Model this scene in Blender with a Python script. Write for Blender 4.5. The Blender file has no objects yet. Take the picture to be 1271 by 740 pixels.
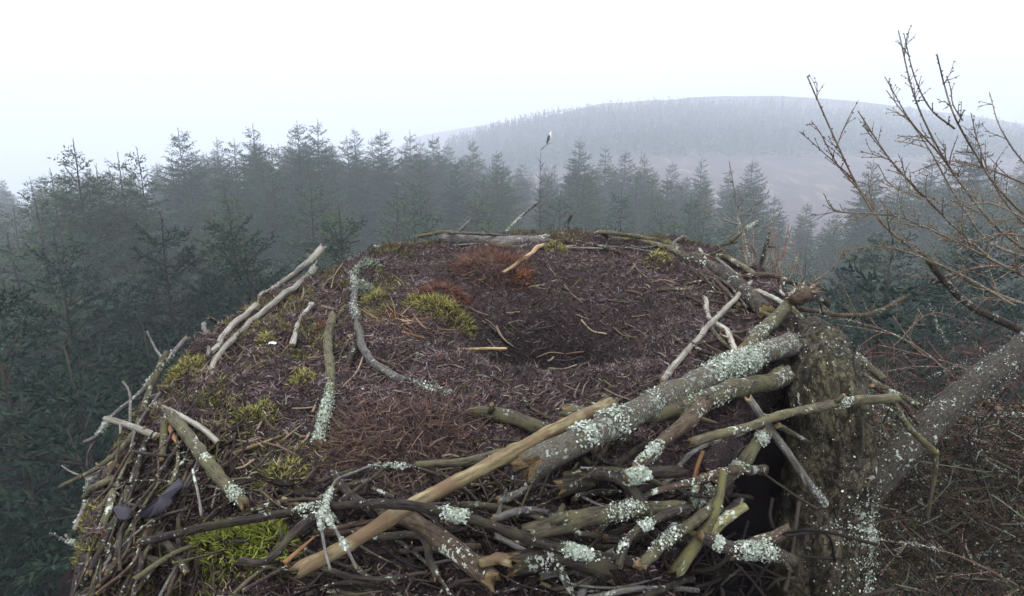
import bpy, math, random
import numpy as np
from mathutils import Vector, Matrix, noise

# ------------------------------------------------------------------ camera, sky, sun, exposure
S = bpy.context.scene
COL = S.collection
ZC = 26.0                                  # camera height above the forest floor
F = 757.0                                  # focal length in pixels of the 1271 px wide photograph
PITCH = math.atan(185.0 / F)
cam = bpy.data.objects.new('camera', bpy.data.cameras.new('camera'))
COL.objects.link(cam)
cam.location = (0, 0, ZC)
cam.rotation_euler = (math.pi / 2 - PITCH, 0, 0)
cam.data.sensor_width = 36
cam.data.lens = 36 * F / 1271.0
cam.data.clip_start = 0.05
cam.data.clip_end = 5000
S.camera = cam

SUN_EL, SUN_AZ = 58.0, 205.0               # azimuth measured clockwise from the view direction
w = bpy.data.worlds.new('World')
S.world = w
w.use_nodes = True
wn = w.node_tree
bg = wn.nodes['Background']
sky = wn.nodes.new('ShaderNodeTexSky')
sky.sky_type = 'NISHITA'
sky.sun_disc = False
sky.sun_elevation = math.radians(SUN_EL)
sky.sun_rotation = math.radians(SUN_AZ)
sky.air_density = 1.0
sky.dust_density = 3.0
hs = wn.nodes.new('ShaderNodeHueSaturation')
hs.inputs['Saturation'].default_value = 0.25
wn.links.new(sky.outputs[0], hs.inputs['Color'])
mixw = wn.nodes.new('ShaderNodeMixRGB')    # the cloud deck: an even pale layer over the clear sky
mixw.inputs[0].default_value = 0.75
tcw = wn.nodes.new('ShaderNodeTexCoord')
sxw = wn.nodes.new('ShaderNodeSeparateXYZ')
wn.links.new(tcw.outputs['Generated'], sxw.inputs[0])
mrw = wn.nodes.new('ShaderNodeMapRange')    # luminance of a cloud deck by height above the horizon
mrw.inputs[1].default_value = 0.0; mrw.inputs[2].default_value = 1.0
mrw.inputs[3].default_value = 1.0; mrw.inputs[4].default_value = 2.9
wn.links.new(sxw.outputs[2], mrw.inputs[0])
vmw = wn.nodes.new('ShaderNodeVectorMath'); vmw.operation = 'SCALE'
vmw.inputs[0].default_value = (9.3, 9.7, 10.4)
wn.links.new(mrw.outputs[0], vmw.inputs['Scale'])
wn.links.new(vmw.outputs[0], mixw.inputs[2])
wn.links.new(hs.outputs[0], mixw.inputs[1])
wn.links.new(mixw.outputs[0], bg.inputs[0])
bg.inputs[1].default_value = 0.15

sl = bpy.data.lights.new('sun', 'SUN')
sl.energy = 1.5
sl.angle = math.radians(22)
sl.color = (1.0, 0.97, 0.92)
sun = bpy.data.objects.new('sun', sl)
COL.objects.link(sun)
_e, _a = math.radians(SUN_EL), math.radians(SUN_AZ)
_d = Vector((math.sin(_a) * math.cos(_e), math.cos(_a) * math.cos(_e), math.sin(_e)))
sun.rotation_euler = _d.to_track_quat('Z', 'Y').to_euler()
sun.location = (0, 0, 40)

S.view_settings.view_transform = 'Standard'
S.view_settings.look = 'None'
S.view_settings.exposure = -0.16
S.view_settings.gamma = 1.0
S.view_settings.use_curve_mapping = False
S.render.engine = 'CYCLES'
S.cycles.use_denoising = True
S.cycles.max_bounces = 6
S.cycles.diffuse_bounces = 3
S.cycles.glossy_bounces = 2
S.cycles.transmission_bounces = 2
S.cycles.volume_bounces = 2
S.cycles.use_adaptive_sampling = True
S.cycles.adaptive_threshold = 0.02

# ------------------------------------------------------------------ helpers
CP, SP = math.cos(PITCH), math.sin(PITCH)
def ray(px, py):
    dx, dy = (px - 635.5) / F, -(py - 370) / F
    return Vector((dx, CP + dy * SP, -SP + dy * CP))
def at(px, py, y):                         # the world point seen there at forward distance y
    d = ray(px, py)
    return Vector((0, 0, ZC)) + d * (y / d.y)
def slope(py):                             # height per metre of forward distance, straight ahead
    d = ray(635.5, py)
    return d.z / d.y

def interp(x, pts):
    if x <= pts[0][0]: return pts[0][1]
    for (a, b), (c, d) in zip(pts, pts[1:]):
        if x <= c: return b + (d - b) * (x - a) / (c - a)
    return pts[-1][1]
def smooth(a, b, x):
    t = min(1, max(0, (x - a) / (b - a)))
    return t * t * (3 - 2 * t)

def tag(o, label=None, cat=None, group=None, kind=None):
    if label: o['label'] = label
    if cat: o['category'] = cat
    if group: o['group'] = group
    if kind: o['kind'] = kind
    return o
def empty(name, loc):
    o = bpy.data.objects.new(name, None)
    o.empty_display_size = 0.1
    COL.objects.link(o)
    o.location = loc
    return o
def copy_tree(o, parent=None):
    c = o.copy()
    COL.objects.link(c)
    if parent: c.parent = parent
    for ch in list(o.children):
        copy_tree(ch, c)
    return c

class MB:
    """collects vertices and faces, then links them as ONE mesh object"""
    def __init__(s):
        s.v, s.f, s.m, s.bk, s.col = [], [], [], [], []
    def add(s, p, bk=(0, 0, 0), col=(1, 1, 1)):
        s.v.append(tuple(p)); s.bk.append(tuple(bk)); s.col.append((col[0], col[1], col[2], 1.0))
        return len(s.v) - 1
    def face(s, ids, m=0):
        s.f.append(tuple(ids)); s.m.append(m)
    def tube(s, P, R, sides=8, rough=0.0, jag=(0, 0), mat=0, capmat=0, seed=0, col=(1, 1, 1), closed=True):
        rnd = random.Random(seed)
        n = len(P)
        so = Vector((seed * 1.37 % 50, seed * 2.11 % 50, 0))
        T = [(P[min(i + 1, n - 1)] - P[max(i - 1, 0)]).normalized() for i in range(n)]
        a = Vector((0, 0, 1)) if abs(T[0].z) < 0.9 else Vector((1, 0, 0))
        nrm = (a - T[0] * a.dot(T[0])).normalized()
        rings, L = [], 0.0
        for i in range(n):
            if i:
                L += (P[i] - P[i - 1]).length
                nrm = (nrm - T[i] * nrm.dot(T[i])).normalized()
            bi = T[i].cross(nrm)
            ring = []
            for k in range(sides):
                th = 2 * math.pi * k / sides
                c, sn = math.cos(th), math.sin(th)
                r = R[i]
                if rough:
                    q = Vector((c * 1.1, sn * 1.1, L / max(R[i], 1e-4) * 0.45)) + so
                    r *= 1 + rough * (noise.noise(q) + 0.5 * noise.noise(q * 2.7))
                p = P[i] + (nrm * c + bi * sn) * r
                e = jag[0] if i == 0 else jag[1] if i == n - 1 else 0
                if e: p = p + T[i] * (rnd.uniform(-1, 1) * e * R[i])
                ring.append(s.add(p, (c * R[i], sn * R[i], L), col))
            rings.append(ring)
        for i in range(n - 1):
            for k in range(sides):
                k2 = (k + 1) % sides
                s.face((rings[i][k], rings[i][k2], rings[i + 1][k2], rings[i + 1][k]), mat)
        if closed:
            for ring, i, sg in ((rings[0], 0, -1), (rings[-1], n - 1, 1)):
                c = s.add(P[i] - T[i] * (sg * 0.25 * R[i]), (0, 0, L * (i > 0)), col)
                for k in range(sides):
                    a_, b_ = ring[k], ring[(k + 1) % sides]
                    s.face((a_, b_, c) if sg > 0 else (b_, a_, c), capmat)
    def build(s, name, mats, parent=None, origin=None, smooth_=True):
        me = bpy.data.meshes.new(name)
        v = np.array(s.v, dtype=np.float32)
        if origin is None: origin = Vector(v.mean(axis=0).tolist()) if parent is None else Vector((0, 0, 0))
        v = v - np.array(origin, dtype=np.float32)
        me.from_pydata([tuple(x) for x in v.tolist()], [], s.f)
        for m in (mats if isinstance(mats, (list, tuple)) else [mats]): me.materials.append(m)
        me.polygons.foreach_set('material_index', s.m)
        if smooth_: me.polygons.foreach_set('use_smooth', [True] * len(s.f))
        at_ = me.attributes.new('bk', 'FLOAT_VECTOR', 'POINT')
        at_.data.foreach_set('vector', np.array(s.bk, dtype=np.float32).ravel())
        ca = me.color_attributes.new('Col', 'FLOAT_COLOR', 'POINT')
        ca.data.foreach_set('color', np.array(s.col, dtype=np.float32).ravel())
        me.update()
        o = bpy.data.objects.new(name, me)
        COL.objects.link(o)
        o.location = origin
        if parent: 
            o.parent = parent
            o.location = Vector(origin) - world_loc(parent)
        return o

def world_loc(o):
    v = Vector((0, 0, 0))
    while o is not None:
        v = v + o.location; o = o.parent
    return v
def np_mesh(name, verts, nper, cols, mat, parent=None, origin=(0, 0, 0), smooth_=False):
    """verts (n, nper, 3): one polygon of nper corners each; cols (n, 3)"""
    n = len(verts)
    me = bpy.data.meshes.new(name)
    me.vertices.add(n * nper); me.loops.add(n * nper); me.polygons.add(n)
    v = (verts.reshape(-1, 3) - np.array(origin)).astype(np.float32)
    me.vertices.foreach_set('co', v.ravel())
    me.loops.foreach_set('vertex_index', np.arange(n * nper, dtype=np.int32))
    me.polygons.foreach_set('loop_start', np.arange(0, n * nper, nper, dtype=np.int32))
    me.polygons.foreach_set('loop_total', np.full(n, nper, dtype=np.int32))
    me.update(calc_edges=True)
    ca = me.color_attributes.new('Col', 'FLOAT_COLOR', 'POINT')
    c = np.ones((n * nper, 4), dtype=np.float32)
    c[:, :3] = np.repeat(cols, nper, axis=0)
    ca.data.foreach_set('color', c.ravel())
    me.materials.append(mat)
    o = bpy.data.objects.new(name, me)
    COL.objects.link(o)
    o.location = origin
    if parent:
        o.parent = parent
        o.location = Vector(origin) - world_loc(parent)
    return o

def catmull(P, step):
    if len(P) == 2:
        n = max(2, int((P[1] - P[0]).length / step) + 1)
        return [P[0].lerp(P[1], i / n) for i in range(n + 1)]
    Q = [P[0] * 2 - P[1]] + list(P) + [P[-1] * 2 - P[-2]]
    out = []
    for i in range(1, len(Q) - 2):
        n = max(1, int((Q[i + 1] - Q[i]).length / step))
        for k in range(n):
            t = k / n
            a, b, c, d = Q[i - 1], Q[i], Q[i + 1], Q[i + 2]
            out.append(0.5 * ((2 * b) + (c - a) * t + (2 * a - 5 * b + 4 * c - d) * t * t + (3 * b - a - 3 * c + d) * t ** 3))
    out.append(P[-1])
    return out

# ------------------------------------------------------------------ materials
def new_mat(name):
    m = bpy.data.materials.new(name)
    m.use_nodes = True
    m.node_tree.nodes['Principled BSDF'].inputs['Specular IOR Level'].default_value = 0.12
    return m, m.node_tree, m.node_tree.nodes['Principled BSDF']
def nd(t, kind, **kw):
    n = t.nodes.new('ShaderNode' + kind)
    for k, v in kw.items(): setattr(n, k, v)
    return n
def ramp(t, a, b, ca=(0, 0, 0, 1), cb=(1, 1, 1, 1)):
    r = nd(t, 'ValToRGB')
    r.color_ramp.elements[0].position = a; r.color_ramp.elements[0].color = ca
    r.color_ramp.elements[1].position = b; r.color_ramp.elements[1].color = cb
    return r
def noisetex(t, vec, scale, detail=4, rough=0.6):
    n = nd(t, 'TexNoise')
    n.inputs['Scale'].default_value = scale
    n.inputs['Detail'].default_value = detail
    n.inputs['Roughness'].default_value = rough
    t.links.new(vec, n.inputs['Vector'])
    return n
def mixc(t, fac, a, b, mode='MIX'):
    m = nd(t, 'MixRGB', blend_type=mode)
    for i, x in enumerate((fac, a, b)):
        if hasattr(x, 'links'): t.links.new(x, m.inputs[i])
        elif i == 0: m.inputs[0].default_value = x
        else: m.inputs[i].default_value = (*x, 1)
    return m.outputs[0]

def bark(name, base, dark, moss=(0.13, 0.14, 0.04), moss_amt=0.4, lichen_amt=0.3, scale=260, stretch=0.18, bump=0.5, lichen=(0.34, 0.37, 0.31), gloss=0.75):
    kk = 0.80 if max(base) > .19 else 0.60
    base = tuple(v * kk for v in base); dark = tuple(v * kk * 0.55 for v in dark); moss = tuple(v * kk for v in moss)
    m, t, p = new_mat(name)
    A = nd(t, 'Attribute', attribute_name='bk')
    oi = nd(t, 'ObjectInfo')
    add = nd(t, 'VectorMath', operation='ADD')
    t.links.new(A.outputs['Vector'], add.inputs[0])
    t.links.new(oi.outputs['Location'], add.inputs[1])
    mp = nd(t, 'Mapping')
    mp.inputs['Scale'].default_value = (1, 1, stretch)
    t.links.new(add.outputs[0], mp.inputs['Vector'])
    n1 = noisetex(t, mp.outputs[0], scale, 5, 0.65)
    rr = ramp(t, 0.32, 0.68); t.links.new(n1.outputs[0], rr.inputs[0])
    c = mixc(t, rr.outputs[0], dark, base)
    n2 = noisetex(t, add.outputs[0], scale * 0.16, 3)
    r2 = ramp(t, 0.62 - 0.3 * moss_amt, 0.80 - 0.3 * moss_amt); t.links.new(n2.outputs[0], r2.inputs[0])
    mu = nd(t, 'Math', operation='MULTIPLY'); t.links.new(r2.outputs[0], mu.inputs[0]); mu.inputs[1].default_value = min(1, moss_amt * 1.5)
    c = mixc(t, mu.outputs[0], c, moss)
    n3 = noisetex(t, add.outputs[0], scale * 0.55, 4, 0.7)
    n4 = noisetex(t, add.outputs[0], scale * 0.09, 2)
    sm = nd(t, 'Math', operation='MULTIPLY_ADD'); t.links.new(n4.outputs[0], sm.inputs[0]); sm.inputs[1].default_value = 0.7; t.links.new(n3.outputs[0], sm.inputs[2])
    r3 = ramp(t, 1.05 - 0.22 * lichen_amt, 1.10 - 0.22 * lichen_amt); 
    half = nd(t, 'Math', operation='MULTIPLY'); t.links.new(sm.outputs[0], half.inputs[0]); half.inputs[1].default_value = 1.0
    r3.color_ramp.elements[0].position = min(0.985, 1.06 - 0.14 * lichen_amt); r3.color_ramp.elements[1].position = min(1.0, 1.10 - 0.14 * lichen_amt)
    t.links.new(half.outputs[0], r3.inputs[0])
    if lichen_amt > 0: c = mixc(t, r3.outputs[0], c, lichen)
    # a slightly different tone on every stick
    hv = nd(t, 'HueSaturation')
    mr = nd(t, 'MapRange'); t.links.new(oi.outputs['Random'], mr.inputs[0]); mr.inputs[3].default_value = 0.75; mr.inputs[4].default_value = 1.3
    t.links.new(mr.outputs[0], hv.inputs['Value']); t.links.new(c, hv.inputs['Color'])
    t.links.new(hv.outputs[0], p.inputs['Base Color'])
    p.inputs['Roughness'].default_value = gloss
    bp = nd(t, 'Bump'); bp.inputs['Strength'].default_value = bump; bp.inputs['Distance'].default_value = 0.0035
    hm = nd(t, 'Math', operation='MULTIPLY_ADD'); t.links.new(r3.outputs[0], hm.inputs[0]); hm.inputs[1].default_value = 0.6; t.links.new(n1.outputs[0], hm.inputs[2])
    t.links.new(hm.outputs[0], bp.inputs['Height']); t.links.new(bp.outputs[0], p.inputs['Normal'])
    return m

def colmat(name, rough=0.85, trans=0.0, gain=1.0):
    m, t, p = new_mat(name)
    A = nd(t, 'Attribute', attribute_name='Col')
    c = mixc(t, 1.0, A.outputs['Color'], (gain, gain, gain), 'MULTIPLY')
    t.links.new(c, p.inputs['Base Color'])
    p.inputs['Roughness'].default_value = rough
    p.inputs['Specular IOR Level'].default_value = 0.10
    return m

M = {}
M['grey'] = bark('grey_bark', (0.21, 0.19, 0.18), (0.075, 0.065, 0.065), moss_amt=0.30, lichen_amt=0.3)
M['lichen_log'] = bark('lichened_bark', (0.21, 0.185, 0.15), (0.08, 0.065, 0.055), moss_amt=0.35, lichen_amt=1.0, scale=330, stretch=0.6, bump=0.7)
M['olive'] = bark('olive_bark', (0.18, 0.155, 0.105), (0.055, 0.046, 0.034), moss=(0.155, 0.145, 0.075), moss_amt=0.6, lichen_amt=0.12)
M['green'] = bark('green_bark', (0.21, 0.19, 0.10), (0.08, 0.072, 0.04), moss=(0.20, 0.185, 0.08), moss_amt=0.7, lichen_amt=0.15)
M['dark'] = bark('dark_bark', (0.105, 0.082, 0.072), (0.022, 0.017, 0.018), moss=(0.10, 0.095, 0.05), bump=0.9, moss_amt=0.45, lichen_amt=0.05)
M['brown'] = bark('brown_bark', (0.15, 0.105, 0.075), (0.05, 0.034, 0.028), moss_amt=0.25, lichen_amt=0.05)
M['pale'] = bark('weathered_wood', (0.46, 0.42, 0.36), (0.20, 0.175, 0.15), moss=(0.25, 0.24, 0.12), moss_amt=0.3, lichen_amt=0.2, stretch=0.06, bump=0.4)
M['tan'] = bark('bare_tan_wood', (0.44, 0.37, 0.20), (0.22, 0.155, 0.085), moss=(0.20, 0.13, 0.075), moss_amt=0.7, lichen_amt=0.0, scale=150, stretch=0.13, bump=0.6, gloss=0.5)
M['orange'] = bark('torn_orange_wood', (0.42, 0.24, 0.11), (0.18, 0.08, 0.04), moss_amt=0.05, lichen_amt=0.0, stretch=0.05)
M['straw'] = bark('pale_straw', (0.62, 0.46, 0.26), (0.36, 0.24, 0.12), moss_amt=0.05, lichen_amt=0.0, stretch=0.05)
M['cap'] = bark('broken_wood', (0.42, 0.30, 0.16), (0.16, 0.10, 0.05), moss_amt=0.1, lichen_amt=0.0, scale=400, stretch=1)
M['twig'] = bark('twig_bark', (0.13, 0.095, 0.085), (0.05, 0.035, 0.035), moss_amt=0.2, lichen_amt=0.1, scale=400)
M['larch'] = bark('larch_bark', (0.33, 0.27, 0.19), (0.15, 0.10, 0.08), moss=(0.23, 0.21, 0.11), moss_amt=0.35, lichen_amt=0.5, scale=300)
M['larch_twig'] = bark('larch_twig_bark', (0.27, 0.165, 0.125), (0.13, 0.07, 0.058), moss=(0.2, 0.19, 0.10), moss_amt=0.35, lichen_amt=0.3, scale=350)
M['trunk'] = bark('spruce_trunk_bark', (0.09, 0.075, 0.065), (0.035, 0.03, 0.028), scale=20, moss_amt=0.3, lichen_amt=-0.5)
M['lichen'] = colmat('lichen', 0.9)
M['fibre'] = colmat('fibre', 0.75)
M['moss'] = colmat('moss', 0.8)
M['needle'] = colmat('needles', 0.7)
M['feather'] = colmat('feather', 0.8)

def soil_mat():
    m, t, p = new_mat('nest_soil')
    g = nd(t, 'NewGeometry')
    n1 = noisetex(t, g.outputs['Position'], 55, 6, 0.7)
    n2 = noisetex(t, g.outputs['Position'], 260, 4, 0.7)
    r1 = ramp(t, 0.35, 0.7); t.links.new(n1.outputs[0], r1.inputs[0])
    c = mixc(t, r1.outputs[0], (0.012, 0.008, 0.009), (0.045, 0.031, 0.030))
    r2 = ramp(t, 0.4, 0.75); t.links.new(n2.outputs[0], r2.inputs[0])
    c = mixc(t, r2.outputs[0], c, (0.11, 0.082, 0.078))
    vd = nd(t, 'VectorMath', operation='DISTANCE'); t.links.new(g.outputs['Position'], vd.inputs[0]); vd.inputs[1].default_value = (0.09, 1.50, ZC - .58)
    rw = ramp(t, 0.14, 0.34, (.35, .35, .35, 1), (1, 1, 1, 1)); t.links.new(vd.outputs['Value'], rw.inputs[0])   # shade of the cup put into the soil colour
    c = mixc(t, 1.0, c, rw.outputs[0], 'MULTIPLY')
    t.links.new(c, p.inputs['Base Color'])
    p.inputs['Roughness'].default_value = 0.8
    b = nd(t, 'Bump'); b.inputs['Strength'].default_value = 0.9; b.inputs['Distance'].default_value = 0.006
    t.links.new(n2.outputs[0], b.inputs['Height']); t.links.new(b.outputs[0], p.inputs['Normal'])
    return m
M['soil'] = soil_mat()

def big_trunk_mat():
    m, t, p = new_mat('mossy_pine_bark')
    A = nd(t, 'Attribute', attribute_name='bk')
    mp = nd(t, 'Mapping'); mp.inputs['Scale'].default_value = (1.0, 1.0, 0.55)
    t.links.new(A.outputs['Vector'], mp.inputs[0])
    nw = noisetex(t, A.outputs['Vector'], 55, 5, 0.75)
    mxv = nd(t, 'VectorMath', operation='MULTIPLY_ADD'); t.links.new(nw.outputs['Color'], mxv.inputs[0]); mxv.inputs[1].default_value = (0.05, 0.05, 0.05); t.links.new(mp.outputs[0], mxv.inputs[2])
    vo = nd(t, 'TexVoronoi', feature='DISTANCE_TO_EDGE'); vo.inputs['Scale'].default_value = 58
    t.links.new(mxv.outputs[0], vo.inputs['Vector'])
    r = ramp(t, 0.0, 0.07); t.links.new(vo.outputs['Distance'], r.inputs[0])
    n1 = noisetex(t, A.outputs['Vector'], 85, 8, 0.8)
    rb = ramp(t, 0.38, 0.66); t.links.new(n1.outputs[0], rb.inputs[0])
    plate = mixc(t, rb.outputs[0], (0.030, 0.024, 0.022), (0.14, 0.12, 0.10))
    n2 = noisetex(t, A.outputs['Vector'], 9, 5, 0.7)
    r2 = ramp(t, 0.38, 0.70); t.links.new(n2.outputs[0], r2.inputs[0])
    plate = mixc(t, r2.outputs[0], plate, mixc(t, rb.outputs[0], (0.034, 0.032, 0.016), (0.15, 0.14, 0.065)))
    c = mixc(t, r.outputs[0], (0.018, 0.014, 0.014), plate)
    n5 = noisetex(t, mp.outputs[0], 30, 4, 0.65)
    r5 = ramp(t, 0.36, 0.60, (.22, .20, .20, 1), (1.15, 1.12, 1.05, 1)); t.links.new(n5.outputs[0], r5.inputs[0])
    c = mixc(t, 1.0, c, r5.outputs[0], 'MULTIPLY')
    n3 = noisetex(t, A.outputs['Vector'], 75, 4, 0.7)
    n4 = noisetex(t, A.outputs['Vector'], 12, 2, 0.5)
    s = nd(t, 'Math', operation='MULTIPLY_ADD'); t.links.new(n4.outputs[0], s.inputs[0]); s.inputs[1].default_value = 0.62; t.links.new(n3.outputs[0], s.inputs[2])
    r3 = ramp(t, 0.955, 0.985); t.links.new(s.outputs[0], r3.inputs[0])
    r3.color_ramp.elements[0].position = 0.985; r3.color_ramp.elements[1].position = 1.0
    c = mixc(t, r3.outputs[0], c, (0.42, 0.46, 0.38))
    t.links.new(c, p.inputs['Base Color']); p.inputs['Roughness'].default_value = 0.7
    h = nd(t, 'Math', operation='MULTIPLY_ADD'); t.links.new(n1.outputs[0], h.inputs[0]); h.inputs[1].default_value = 0.6; t.links.new(r.outputs[0], h.inputs[2])
    b = nd(t, 'Bump'); b.inputs['Strength'].default_value = 1.0; b.inputs['Distance'].default_value = 0.009
    t.links.new(h.outputs[0], b.inputs['Height']); t.links.new(b.outputs[0], p.inputs['Normal'])
    return m
M['pine'] = big_trunk_mat()

def ground_mat():
    m, t, p = new_mat('moor_and_forest_floor')
    g = nd(t, 'NewGeometry')
    n1 = noisetex(t, g.outputs['Position'], 0.12, 5, 0.65)
    n2 = noisetex(t, g.outputs['Position'], 0.5, 5, 0.7)
    mp = nd(t, 'Mapping'); mp.inputs['Scale'].default_value = (1.0, 0.35, 1.0); t.links.new(g.outputs['Position'], mp.inputs[0])
    n3 = noisetex(t, mp.outputs[0], 0.22, 5, 0.75)
    r1 = ramp(t, 0.4, 0.65); t.links.new(n1.outputs[0], r1.inputs[0])
    c = mixc(t, r1.outputs[0], (0.045, 0.029, 0.034), (0.078, 0.050, 0.055))
    r3 = ramp(t, 0.53, 0.66); t.links.new(n3.outputs[0], r3.inputs[0])
    c = mixc(t, r3.outputs[0], c, (0.21, 0.18, 0.125))
    r2 = ramp(t, 0.35, 0.6); t.links.new(n2.outputs[0], r2.inputs[0])
    c = mixc(t, r2.outputs[0], mixc(t, 0.5, c, (0.04, 0.03, 0.035)), c)
    t.links.new(c, p.inputs['Base Color']); p.inputs['Roughness'].default_value = 0.95
    return m
M['ground'] = ground_mat()

# ------------------------------------------------------------------ terrain
HILL = [(300, 205), (400, 200), (500, 196), (560, 190), (600, 178), (640, 166), (700, 158), (760, 152), (850, 150), (950, 152), (1050, 158), (1150, 168), (1300, 182)]
CREST = [(400, 205), (560, 186), (620, 168), (680, 146), (730, 131), (748, 128), (760, 129), (850, 121), (950, 119), (1050, 125), (1150, 138), (1300, 160)]
RIDGE = [(300, 200), (400, 192), (470, 182), (540, 165), (620, 152), (740, 141), (900, 140), (1300, 165)]
def terrain(x, y):
    if y < 20: 
        base = 0.0
        return base + 0.4 * noise.noise(Vector((x * 0.05, y * 0.05, 0)))
    px = 635.5 + max(-1.6, min(1.6, x / y)) * F * 1.02
    rt = smooth(500, 820, px)
    K = 1.6
    pts = [(20, -ZC), (62 * K, -ZC), (95 * K, (-15.5 + 4.9 * rt) * K), (135 * K, (-12.5 + 9.4 * rt) * K),
           (205 * K, 205 * K * slope(interp(px, HILL))), (255 * K, 255 * K * slope(interp(px, CREST))),
           (330 * K, -6 * K), (400 * K, 400 * K * slope(interp(px, RIDGE))), (780 * K, -8 * K)]
    lf = 1 - smooth(360, 520, px)
    pts = pts[:3] + [(a_, b_ * (1 - lf) - (25 + (a_ - 105 * K) * .12) * lf) for a_, b_ in pts[3:]]
    z = interp(y, pts)
    return ZC + z + 0.7 * noise.noise(Vector((x * 0.045, y * 0.045, 3))) + 0.25 * noise.noise(Vector((x * 0.2, y * 0.2, 5)))
gb = MB()
ys = [-1250, -500, -120, -40] + [i * 6 for i in range(-3, 96)] + [576 + i * 16 for i in range(0, 43)]
xs = [-1250 + i * 11 for i in range(228)]
idx = {}
for j, y in enumerate(ys):
    for i, x in enumerate(xs):
        idx[i, j] = gb.add((x, y, terrain(x, y)))
for j in range(len(ys) - 1):
    for i in range(len(xs) - 1):
        gb.face((idx[i, j], idx[i + 1, j], idx[i + 1, j + 1], idx[i, j + 1]))
ground = gb.build('ground', M['ground'], origin=Vector((0, 0, 0)))
tag(ground, 'brown and purple moorland rising to a misty hill', 'ground', kind='structure')

# ------------------------------------------------------------------ spruce trees
def blades(base, dirn, length, width, rng):
    """thin four-cornered needle sprays; arrays (n,3),(n,3),(n,),(n,)"""
    n = len(base)
    d = dirn / (np.linalg.norm(dirn, axis=1, keepdims=True) + 1e-9)
    rnd = rng.normal(size=(n, 3))
    s = np.cross(d, rnd); s /= (np.linalg.norm(s, axis=1, keepdims=True) + 1e-9)
    L, W = length[:, None], width[:, None]
    v = np.empty((n, 4, 3))
    v[:, 0] = base
    v[:, 1] = base + d * L * 0.45 + s * W * 0.5
    v[:, 2] = base + d * L
    v[:, 3] = base + d * L * 0.45 - s * W * 0.5
    return v

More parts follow.
